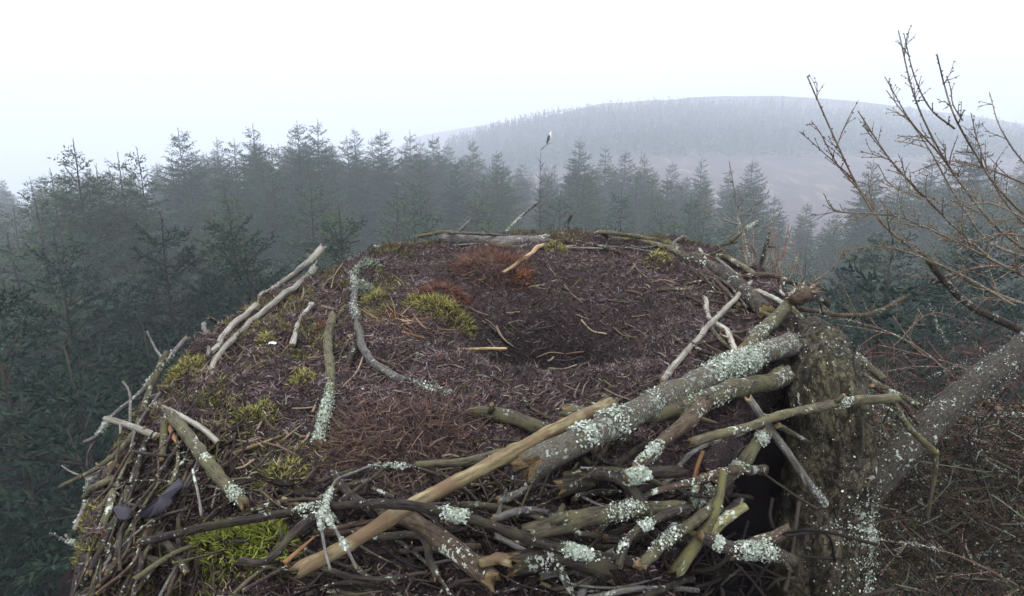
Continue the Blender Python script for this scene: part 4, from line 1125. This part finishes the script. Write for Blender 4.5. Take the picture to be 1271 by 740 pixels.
# small white specks: feathers and droppings
def feather(px, py, s, label):
    mb = MB()
    c = pt(px, py, .006)
    a = [mb.add(c + Vector((math.cos(t) * s * 1.3, math.sin(t) * s * .6, .004 * math.sin(3 * t)))) for t in [k * 6.283 / 10 for k in range(10)]]
    ci = mb.add(c + Vector((0, 0, .006)))
    for k in range(10): mb.face((a[k], a[(k + 1) % 10], ci))
    o = mb.build('down_feather', M['white'])
    tag(o, label, 'feather')
M['white'], _t, _p = new_mat('white_down'); _p.inputs['Base Color'].default_value = (.75, .75, .74, 1); _p.inputs['Roughness'].default_value = .9
feather(266, 507, .008, 'white downy feather on the left slope above the bent bleached stick')
feather(338, 427, .008, 'white feather scrap beside the tiny bright moss tuft')
feather(294, 467, .004, 'tiny white feather speck near the end of the lower bleached stick')
feather(452, 484, .004, 'tiny white speck beside the thin tan straw')

# --- random infill sticks: the packed flank, the rim and the front pile
R1 = random.Random(42)
def infill(n, px, py, ang, ln, dia, lift, mats, label, group, rough=.2):
    made = 0; tr_ = 0
    while made < n and tr_ < n * 20:
        tr_ += 1
        x, y = R1.uniform(*px), R1.uniform(*py)
        a = math.radians(R1.uniform(*ang)); L = R1.uniform(*ln)
        dx, dy = math.cos(a) * L / 2, -math.sin(a) * L / 2
        b = R1.uniform(-.12, .12) * L
        pts = [(x - dx, y - dy), (x + b * math.sin(a), y + b * math.cos(a)), (x + dx, y + dy)]
        if any(hit(*p) is None for p in pts): continue
        l0, l1 = R1.uniform(*lift), R1.uniform(*lift)
        pts = [(*pts[0], l0), (*pts[1], (l0 + l1) / 2 + .004), (*pts[2], l1)]
        d = R1.uniform(*dia)
        st(pts, (d, d * R1.uniform(.5, .9)), R1.choice(mats), label, cat='stick', group=group, rough=rough)
        made += 1
infill(38, (110, 240), (520, 740), (50, 85), (40, 110), (3, 9), (.01, .05), ['dark', 'dark', 'olive', 'twig', 'grey', 'brown'], 'thin dark stick packed steeply into the shaded left flank', 'sticks packed steeply into the left flank')
infill(28, (120, 330), (560, 740), (-40, 70), (25, 80), (2.5, 7), (.01, .05), ['dark', 'olive', 'twig', 'brown', 'dark'], 'small stick jumbled low on the left flank below the stout one', 'sticks jumbled low on the left flank')
infill(48, (330, 700), (610, 740), (-60, 40), (40, 150), (3, 12), (.0, .05), ['dark', 'dark', 'dark', 'olive', 'brown', 'twig'], 'dark stick buried in the shaded front pile under the tan pole', 'sticks buried in the front pile')
infill(42, (640, 885), (540, 740), (-30, 70), (40, 140), (4, 14), (.0, .07), ['dark', 'dark', 'olive', 'dark', 'grey', 'dark'], 'dark stick buried in the pile below the lichened log', 'sticks buried below the lichened log')
infill(18, (470, 860), (292, 312), (-12, 12), (30, 110), (2, 4), (.0, .02), ['grey', 'olive', 'brown', 'pale'], 'slim stick lying along the crest of the far rim', 'slim sticks on the far rim')
infill(26, (850, 1000), (305, 430), (-60, 10), (30, 100), (3, 8), (.0, .05), ['dark', 'olive', 'brown', 'grey', 'twig'], 'short stick heaped on the right rim around the dark log', 'sticks heaped on the right rim')

def debris(name, n, px, py, ang, ln, dia, lift, cols, label, seed):
    rg = random.Random(seed)
    mb = MB()
    for _ in range(n):
        x, y = rg.uniform(*px), rg.uniform(*py)
        a = math.radians(rg.uniform(*ang)); L = rg.uniform(*ln)
        dx, dy = math.cos(a) * L / 2, -math.sin(a) * L / 2
        b = rg.uniform(-.15, .15) * L
        ps = [(x - dx, y - dy), (x + b * math.sin(a), y + b * math.cos(a)), (x + dx, y + dy)]
        if any(hit(*p) is None for p in ps): continue
        w3 = [pt(p[0], p[1], rg.uniform(*lift)) for p in ps]
        r = rg.uniform(*dia) / 2 * w3[1].y / F
        c = rg.choice(cols); k = rg.uniform(.6, 1.3)
        mb.tube(catmull(w3, .012), [r] * 200, 5, .2, (.5, .5), seed=rg.randrange(999), col=tuple(v * k for v in c))
    o = mb.build(name, M['fibre'])
    tag(o, label, 'twigs', kind='stuff')
DC = [(.10, .065, .05), (.05, .035, .035), (.15, .11, .09), (.09, .085, .04), (.22, .17, .12)]
debris('fine_twigs', 420, (240, 900), (320, 520), (-60, 60), (8, 38), (1.2, 2.6), (.0, .008), DC, 'countless fine rootlets and twig bits loose around the cup', 61)
debris('fine_twigs', 160, (220, 440), (340, 500), (0, 75), (10, 50), (1.4, 3.2), (.0, .012), DC, 'countless fine twigs loose on the mossy left slope', 62)
debris('fine_twigs', 260, (220, 640), (500, 660), (-60, 60), (10, 45), (1.5, 3.6), (.0, .015), DC, 'countless fine twigs loose on the dark front slope', 63)
debris('fine_twigs', 260, (110, 300), (480, 740), (30, 100), (15, 70), (1.5, 4), (.0, .04), [(.03, .02, .018), (.06, .045, .035), (.015, .012, .013), (.05, .045, .02)], 'countless fine twigs filling the gaps of the left flank', 64)  # palette darkened: shade between the flank sticks is painted into the twigs
debris('fine_twigs', 420, (330, 890), (590, 740), (-70, 60), (15, 80), (1.5, 5), (-.03, .04), [(.025, .018, .016), (.05, .038, .03), (.012, .009, .010)], 'countless fine twigs filling the gaps of the front pile', 65)  # shade of the crevices in the pile is put into these dark colours

_rg = random.Random(88); _mb = MB()
for _ in range(150):
    p = Vector((_rg.uniform(.18, .50), _rg.uniform(.80, 1.15), ZC - _rg.uniform(.55, 1.15)))
    d = Vector((_rg.gauss(0, 1), _rg.gauss(0, .6), _rg.gauss(0, .6))).normalized(); l = _rg.uniform(.05, .22)
    e = Vector((_rg.gauss(0, 1), _rg.gauss(0, 1), _rg.gauss(0, 1))) * l * .1
    r = _rg.uniform(.001, .005)
    _mb.tube(catmull([p, p + d * l * .5 + e, p + d * l], .015), [r] * 60, 6, .2, (.5, .5), seed=_rg.randrange(99), col=_rg.choice([(.02, .016, .015), (.04, .032, .026), (.012, .010, .010)]))  # near-black colours paint in the darkness of the hollow
_o = _mb.build('hollow_twigs', M['fibre']); tag(_o, 'dim tangle of twigs in the black hollow between nest and pine trunk', 'twigs', kind='stuff')

infill(14, (70, 170), (600, 740), (40, 80), (50, 120), (5, 10), (.01, .04), ['olive', 'dark', 'olive', 'brown'], 'long stick sloping out at the foot of the left flank', 'sticks sloping out at the foot of the left flank')
# bare sapling twig standing behind the right rim
def twiggy(mb, P, r0, rng_, n_side, ln, gen, sides=5, spur=0.0, droop=0.0, fork=38, mat=0):
    C_ = catmull(P, max(.012, (P[0] - P[-1]).length / 60))
    n = len(C_)
    Rr = [r0 * (1 - .75 * i / (n - 1)) + .0006 for i in range(n)]
    mb.tube(C_, Rr, sides, .15, seed=rng_.randrange(999), mat=mat, capmat=mat)
    if spur:
        L = 0
        for i in range(1, n):
            L += (C_[i] - C_[i - 1]).length
            if L > spur * rng_.uniform(.6, 1.4):
                L = 0
                d = Vector([rng_.gauss(0, 1) for _ in range(3)]).normalized()
                q = C_[i] + d * Rr[i]
                h = .0036 + Rr[i] * .40
                mb.tube([q - d * h * .4, q + d * h * .5, q + d * h * 1.1], [h * .5, h * .62, h * .25], 5, mat=mat, capmat=mat)
    if gen <= 0: return
    for k in range(n_side):
        t = (k + rng_.uniform(.1, .9)) / n_side * .92 + .06
        i = min(n - 2, int(t * (n - 1)))
        T = (C_[i + 1] - C_[i]).normalized()
        a = Vector([rng_.gauss(0, 1) for _ in range(3)])
        a = (a - T * a.dot(T)).normalized()
        f = math.radians(fork + rng_.gauss(0, 10))
        d = T * math.cos(f) + a * math.sin(f)
        l = ln * rng_.uniform(.4, 1.2) * (1.1 - t * .6)
        q0 = C_[i]; q1 = q0 + d * l * .5 + Vector((0, 0, -droop * l * .2)); q2 = q0 + d * l + a * l * .08 + Vector((0, 0, rng_.uniform(-.1, .15) * l))
        twiggy(mb, [q0, q1, q2], Rr[i] * .5, rng_, max(2, n_side // 3), ln * .42, gen - 1, 4, spur, droop, fork, mat)

R2 = random.Random(9)
sap = empty('bare_sapling', at(930, 335, 2.15))
tag(sap, 'bare twiggy sapling with pale bark standing behind the right rim of the nest', 'sapling')
mb = MB(); P = [at(938, 345, 2.15), at(926, 312, 2.16), at(917, 275, 2.18), at(912, 240, 2.2), at(905, 200, 2.22)]
twiggy(mb, P, .0045, R2, 9, .11, 2, 6)
for a, b, c_ in [((915, 268), (935, 258), (955, 238)), ((918, 280), (895, 270), (868, 250)), ((925, 300), (950, 282), (972, 262)), ((921, 292), (900, 285), (880, 275)), ((930, 315), (955, 300), (975, 275))]:
    twiggy(mb, [at(*a, 2.18), at(*b, 2.18), at(*c_, 2.2)], .0024, R2, 6, .07, 1, 4)
s_ = mb.build('stem', M['pale'], sap, origin=sap.location)
lichen_on(sap, catmull(P, .01), [.006] * 60, .25, .5, 120, 5, (.004, .01))

# reddish fine twigs bristling behind the right rim
mb = MB()
root = empty('dead_twig_spray', at(960, 350, 1.95))
tag(root, 'bristly spray of fine reddish twigs sticking out behind the root knot', 'twig spray')
for k in range(16):
    a = R2.uniform(920, 1010); b = R2.uniform(-20, 45)
    twiggy(mb, [at(a, 350, 1.9), at(a + b * .6, 322 + R2.uniform(-10, 10), 1.95), at(a + b, 290 + R2.uniform(-25, 30), 2.0)], .0022, R2, 4, .06, 1, 4)
mb.build('twigs', M['larch_twig'], root, origin=root.location)

# the root knot
kn = MB()
kc = at(993, 366, 1.44)
rk = empty('root_knot', kc)
tag(rk, 'reddish-brown splintered root knot on the right rim', 'root')
kn.tube([kc + Vector((-.03, 0, -.01)), kc + Vector((-.01, 0, .0)), kc + Vector((.012, 0, .003)), kc + Vector((.03, 0, -.002))], [.014, .026, .024, .010], 12, .5, (.6, .9))
kn.build('knot', M['brown'], rk, origin=kc)
kn = MB()
for k in range(26):
    d = Vector((R2.gauss(.3, 1), R2.gauss(0, .8), R2.gauss(.25, .6))).normalized()
    l = R2.uniform(.02, .055)
    kn.tube([kc + d * .012, kc + d * (l * .6) + Vector((0, 0, R2.uniform(-.005, .005))), kc + d * l], [.0035, .0025, .0008], 5)
kn.build('rootlets', M['rust'] if 'rust' in M else M['larch_twig'], rk, origin=kc)
st([(1002, 372, 1.42), (1018, 368, 1.42), (1030, 376, 1.42)], (6, 12), 'dark', 'dark knob-ended root pointing right from the root knot', cat='root')

# ------------------------------------------------------------------ the pine that carries the nest
pine = empty('pine_tree', (at(1018, 700, 1.12).x, 1.12, 0))
tag(pine, 'stout mossy pine trunk with lichened flaking bark rising at the right of the nest', 'tree')
def bigtube(pts, sides, amp, seed):
    P = catmull([p for p, r in pts], .006 if amp < .5 else .02)
    n = len(P)
    # radius by nearest control point parameter
    Ls = [0]
    for a, b in zip(P, P[1:]): Ls.append(Ls[-1] + (b - a).length)
    ctrl = []
    for p, r in pts:
        j = min(range(n), key=lambda i: (P[i] - p).length); ctrl.append((Ls[j], r))
    Rr = [interp(l, ctrl) for l in Ls]
    mb = MB(); mb.tube(P, Rr, sides, 0, (0, 0), seed=seed)
    # plated bark relief
    for i, v in enumerate(mb.v):
        q = Vector(mb.bk[i])
        k = min(n - 1, i // sides)
        if i >= n * sides: continue
        c_ = P[k]; d = (Vector(v) - c_)
        q2 = Vector((q.x * 20, q.y * 20, q.z * 36))
        e = smooth(-.35, .35, noise.noise(q2 * 1.3) + .5 * noise.noise(q2 * 3.5))
        h = (e - .5) * .0085 + noise.noise(q * 60) * .004 + noise.noise(q * 14) * .008
        mb.v[i] = tuple(c_ + d * (1 + h * amp / max(d.length, 1e-3)))
    return mb, P, Rr
def wr(px, y): return px * y * 1.03 / F
tp = [at(1004, 418, 1.42), at(1016, 446, 1.30), at(1026, 500, 1.16), at(1030, 570, 1.12), at(1020, 640, 1.10), at(1014, 710, 1.08)]
tr_ = [(tp[0], .058), (tp[1], .072), (tp[2], .078), (tp[3], .080), (tp[4], .082), (tp[5], .086)]
low = tp[5] + Vector((-.01, .02, -.6))
mb, TP, TR = bigtube(tr_ + [(low, .10)], 120, 1.0, 1)
trunk = mb.build('trunk', M['pine'], pine, origin=Vector((0, 0, 0)))
mb = MB()
mb.tube([low + Vector((0, 0, .02)), low + Vector((0.02, .02, -5)), low + Vector((0.02, .05, -16)), Vector((low.x + .02, low.y + .05, -.2))], [.10, .14, .19, .26], 24, .08)
mb.build('lower_trunk', M['pine'], pine, origin=Vector((0, 0, 0)))
lichen_on(trunk, TP, TR, .34, .52, 1300, 91, (.002, .007), .3, 1.0, Vector((.85, -.5, .2))).name = 'lichen'
lichen_on(trunk, TP, TR, .12, .50, 260, 92, (.002, .006), .3, 2.0, Vector((.3, -.8, .2)))
lp = [at(1072, 618, 1.17), at(1100, 582, 1.19), at(1150, 532, 1.24), at(1205, 482, 1.32), at(1260, 440, 1.40), at(1400, 330, 1.6)]
mb, LP_, LR = bigtube([(lp[0] + Vector((-.06, .02, -.14)), .028), (lp[0], .030), (lp[1], .034), (lp[2], .032), (lp[3], .031), (lp[4], .031), (lp[5], .028)], 60, .5, 2)
M['limb'] = bark('limb_bark', (0.12, 0.105, 0.085), (0.032, 0.027, 0.025), moss_amt=0.15, lichen_amt=0.55, scale=200, stretch=0.6, bump=0.8)
limb = mb.build('limb', M['limb'], pine, origin=Vector((0, 0, 0)))
lichen_on(limb, LP_, LR, .1, .6, 220, 93, (.002, .006), .2, 2.0)
mb = MB()
for (a, b, c_, r) in [((1078, 660), (1070, 640), (1085, 600), 5)]:
    pass
# a few more tie sticks on the trunk foot
st([(1078, 596, 1.0), (1084, 592, 1.0)], (8, 8), 'pale', 'small shiny white lichen lump in the crook of the trunk and limb', name='lichen_lump', cat='lichen', rough=.4)

# ------------------------------------------------------------------ larch at the right
larch = empty('larch_tree', (3.1, 2.4, 0))
tag(larch, 'bare larch with knobbly reddish twigs reaching in from the right edge', 'tree')
mb = MB()
mb.tube(catmull([Vector((3.1, 2.4, 0)), Vector((3.05, 2.45, 12)), Vector((2.95, 2.5, 24)), Vector((2.85, 2.55, 27.5)), Vector((2.8, 2.6, 29.5))], .3), [.24 - .002 * i for i in range(130)], 14, .08)
mb.build('trunk', M['trunk'], larch, origin=Vector((0, 0, 0)))
R3 = random.Random(17)
BR = [  # points from the base (right) to the tip, distance, base radius in px
 ([(1400, 420), (1245, 368), (1160, 325), (1100, 283), (1065, 232), (1035, 170), (1002, 95)], 2.0, 6.5, 9, .20),
 ([(1095, 278), (1060, 225), (1025, 192), (992, 163)], 2.0, 2.6, 5, .10),
 ([(1068, 238), (1040, 205), (1018, 165), (1007, 150)], 2.0, 2.0, 4, .07),
 ([(1400, 400), (1255, 335), (1205, 300), (1165, 262), (1110, 205), (1065, 138)], 2.15, 6, 8, .18),
 ([(1165, 262), (1120, 215), (1090, 180), (1072, 157)], 2.15, 2.5, 4, .09),
 ([(1400, 380), (1290, 320), (1240, 285), (1200, 238), (1165, 185), (1135, 120), (1115, 38)], 2.3, 6, 9, .2),
 ([(1400, 350), (1300, 290), (1240, 235), (1210, 190), (1185, 145), (1172, 105), (1163, 68)], 2.2, 6, 7, .15),
 ([(1200, 238), (1165, 190), (1130, 150), (1098, 95)], 2.3, 3, 6, .12),
 ([(1185, 160), (1155, 135), (1135, 95), (1122, 42)], 2.25, 3, 5, .10),
 ([(1320, 330), (1235, 305), (1190, 250), (1150, 180), (1100, 112)], 2.4, 4.5, 7, .16),
 ([(1195, 150), (1183, 130), (1180, 110), (1175, 95)], 2.2, 2, 3, .05),
 ([(1400, 300), (1290, 220), (1245, 165), (1228, 115)], 2.2, 4, 4, .12),
 ([(1400, 360), (1250, 260), (1180, 255), (1110, 232), (1090, 205)], 2.1, 4, 8, .14),
 ([(1245, 330), (1170, 292), (1110, 268), (1040, 262), (1022, 240)], 1.9, 4, 8, .14),
 ([(1260, 380), (1200, 345), (1140, 318), (1090, 305), (1050, 312)], 1.95, 4, 8, .14),
 ([(1290, 300), (1240, 240), (1215, 180), (1205, 140)], 2.5, 3.5, 5, .14),
 ([(1340, 260), (1240, 215), (1180, 200), (1130, 215)], 2.6, 3.5, 6, .14),
 ([(1300, 340), (1230, 330), (1160, 345), (1120, 340)], 2.2, 3.5, 7, .12),
 ([(1300, 300), (1245, 290), (1200, 300), (1150, 280)], 2.0, 3, 6, .12),
]
for pts, d, rpx, ns, ln in BR:
    mb = MB()
    P = [at(x, y, d + R3.uniform(-.06, .06)) for x, y in pts]
    mi = 0 if rpx > 3.6 else 1
    twiggy(mb, P, .68 * rpx / 2 * d / F, R3, int(ns * 1.5), ln, 1 if ln < .1 else 2 if rpx > 3.8 else 1, 6, spur=.022, fork=34)
    # split by thickness: stems keep larch bark, twigs the reddish one
    mb.build('branch', M['larch'] if mi == 0 else M['larch_twig'], larch, origin=Vector(P[0]))
mb = MB()
mb.tube(catmull([at(1400, 470, 2.3), at(1250, 402, 2.2), at(1200, 376, 2.2), at(1165, 340, 2.2), at(1150, 318, 2.2)], .02), [.018 * (1 - .006 * i) for i in range(150)], 10, .12)
mb.build('branch', M['dark'], larch, origin=at(1400, 470, 2.3))

# tangle of lower larch boughs, bottom right
def tangle(n, pxr, pyr, yr, ln, r, gen, seed, mat):
    rg = random.Random(seed)
    for k in range(n):
        px, py, y = rg.uniform(*pxr), rg.uniform(*pyr), rg.uniform(*yr)
        p = at(px, py, y)
        a = Vector((-1, rg.gauss(0, .6), rg.gauss(.15, .55))).normalized() if rg.random() < .8 else Vector((rg.gauss(0, 1), rg.gauss(0, .6), abs(rg.gauss(.3, .6)))).normalized()
        l = rg.uniform(*ln)
        mb = MB()
        P = [p - a * l * .5, p + Vector((rg.gauss(0, .03), 0, rg.gauss(0, .04))), p + a * l * .5]
        twiggy(mb, P, rg.uniform(*r), rg, 8, l * .35, gen, 5, spur=.035, fork=42)
        o = mb.build('bough', M[mat if rg.random() < .35 else 'twig'], larch, origin=Vector(P[0]))
        if rg.random() < .7:
            C_ = catmull(P, .02)
            lichen_on(o, C_, [.004] * len(C_), .2, .9, 70, seed * 100 + k, (.004, .011), .5, 3)
def thicket(n, pxr, pyr, yr, seed, label_name, cols):
    rg = random.Random(seed); mb = MB()
    for _ in range(n):
        p = at(rg.uniform(*pxr), rg.uniform(*pyr), rg.uniform(*yr))
        d = Vector((rg.gauss(0, 1), rg.gauss(0, .8), rg.gauss(.2, .8))).normalized()
        l = rg.uniform(.04, .22)
        c = rg.choice(cols); k = rg.uniform(.5, 1.3)
        e = Vector((rg.gauss(0, 1), rg.gauss(0, 1), rg.gauss(0, 1))) * l * .22
        mb.tube([p, p + d * l * .35 + e, p + d * l * .7 + e * .5, p + d * l], [.0026, .0022, .0016, .0008], 3, 0, closed=False, col=tuple(v * k for v in c))
    o = mb.build(label_name, M['fibre'], larch, origin=Vector((0, 0, 0)))
    o['kind'] = 'stuff'
thicket(5000, (1070, 1340), (520, 790), (1.7, 3.6), 71, 'twigs', [(.055, .038, .028), (.030, .020, .017), (.085, .055, .04), (.04, .034, .026), (.08, .08, .05), (.018, .014, .012), (.16, .17, .13)])
_r = np.random.default_rng(8)
_B = []
for _ in range(7000):
    _p = at(_r.uniform(1080, 1340), _r.uniform(520, 790), _r.uniform(1.7, 3.2))
    if noise.noise(_p * 5) < 0.0: continue
    _B.append(tuple(_p))
_n = len(_B)
_C = [tuple(at(_r.uniform(1075, 1340), _r.uniform(500, 790), _r.uniform(1.9, 3.6))) for _ in range(15000)]
_m = len(_C)
_o = np_mesh('dead_leaves', blades(np.array(_C), _r.normal(size=(_m, 3)), _r.uniform(.012, .040, _m), _r.uniform(.006, .020, _m), _r), 4, pal(_r, _m, [(.085, .048, .030), (.045, .028, .02), (.14, .09, .05), (.075, .08, .03), (.02, .015, .012)], [.32, .25, .13, .17, .13]), M['fibre'], larch, origin=(3.1, 2.4, 0))
_o['kind'] = 'stuff'
_v = blades(np.array(_B), _r.normal(size=(_n, 3)), _r.uniform(.005, .013, _n), _r.uniform(.004, .009, _n), _r)
_o = np_mesh('lichen_flecks', _v, 4, pal(_r, _n, [(.22, .24, .18), (.12, .14, .09), (.35, .36, .30), (.20, .18, .05)], [.4, .3, .15, .15]), M['lichen'], larch, origin=(3.1, 2.4, 0))
_o['kind'] = 'stuff'
thicket(500, (1060, 1340), (430, 560), (2.0, 3.4), 72, 'upper_twigs', [(.12, .06, .05), (.08, .045, .04)])
tangle(46, (1090, 1330), (500, 760), (1.6, 3.0), (.4, .9), (.002, .005), 2, 51, 'larch_twig')
tangle(10, (1090, 1300), (420, 560), (1.9, 3.2), (.4, .9), (.002, .004), 2, 52, 'larch_twig')
tangle(9, (1060, 1200), (400, 520), (1.6, 2.4), (.25, .5), (.0015, .003), 1, 53, 'larch_twig')

# ------------------------------------------------------------------ the bird on the dead spire
bc = at(682, 171, 31)
bird = empty('bird', bc + Vector((0, 0, -.28)))
tag(bird, 'white-headed dark-winged bird of prey perched on the bare dead spire', 'bird')
bb = MB()
def bp(x, z, y=0): return bc + Vector((x, y, z))
spine = [bp(-.13, -.30), bp(-.10, -.20), bp(-.06, -.10), bp(-.01, .02), bp(.03, .11), bp(.045, .17), bp(.055, .22), bp(.07, .255), bp(.10, .262), bp(.135, .245)]
bb.tube(spine, [.022, .045, .075, .095, .080, .050, .046, .044, .022, .006], 14, 0, mat=0)
for i in range(len(bb.v)):
    z = bb.v[i][2] - bc.z
    x = bb.v[i][0] - bc.x
    white = z > .15 or (x > 0.0 and z > -.15)
    bb.col[i] = (.75, .74, .70, 1) if white else (.05, .04, .035, 1)
    if x > .115: bb.col[i] = (.03, .03, .03, 1)
bb.build('body', M['feather'], bird, origin=bird.location)
for sy in (-1, 1):
    wb = MB()
    wb.tube([bp(.01, .10, sy * .05), bp(-.03, .02, sy * .085), bp(-.08, -.12, sy * .07), bp(-.14, -.28, sy * .02)], [.03, .05, .04, .008], 8, 0, col=(.045, .035, .03))
    wb.build('wing', M['feather'], bird, origin=bird.location)
    lg = MB(); lg.tube([bp(.02, -.06, sy * .04), bp(.02, -.18, sy * .035), bp(.03, -.27, sy * .03)], [.03, .014, .009], 6, 0, col=(.5, .5, .45))
    lg.build('leg', M['feather'], bird, origin=bird.location)
    ey = MB(); ey.tube([bp(.085, .265, sy * .030), bp(.085, .265, sy * .042)], [.008, .006], 6, 0, col=(.02, .02, .02))
    ey.build('eye', M['feather'], bird, origin=bird.location)
# the little side branch it grips
mb = MB()
mb.tube(catmull([at(672, 186, 31), at(676, 182, 31), bc + Vector((.02, 0, -.285)), bc + Vector((.28, 0, -.24))], .05), [.022 - .0012 * i for i in range(15)], 5)
mb.build('perch_branch', M['trunk'], dt, origin=dt.location).scale = (1 / dt.scale.x, 1 / dt.scale.y, 1 / dt.scale.z)
dt.children[-1].rotation_euler = (0, 0, -dt.rotation_euler.z)

# ------------------------------------------------------------------ the mist
hz = MB()
x0, x1, y0, y1, z0, z1 = -1280, 1280, -1280, 1280, -170.0, 105.0
c8 = [hz.add(p) for p in [(x0, y0, z0), (x1, y0, z0), (x1, y1, z0), (x0, y1, z0), (x0, y0, z1), (x1, y0, z1), (x1, y1, z1), (x0, y1, z1)]]
for f in [(0, 3, 2, 1), (4, 5, 6, 7), (0, 1, 5, 4), (1, 2, 6, 5), (2, 3, 7, 6), (3, 0, 4, 7)]: hz.face([c8[i] for i in f])
hm = bpy.data.materials.new('mist'); hm.use_nodes = True
ht = hm.node_tree
ht.nodes.remove(ht.nodes['Principled BSDF'])
pv = ht.nodes.new('ShaderNodeVolumePrincipled')
pv.inputs['Color'].default_value = (.85, .905, .985, 1)
pv.inputs['Density'].default_value = 0.0028
pv.inputs['Anisotropy'].default_value = 0.0
ht.links.new(pv.outputs[0], ht.nodes['Material Output'].inputs['Volume'])
haze = hz.build('haze', hm, origin=Vector((0, 0, 0)), smooth_=False)
tag(haze, 'pale mist filling the valley and thickening over the far hills', 'mist', kind='stuff')
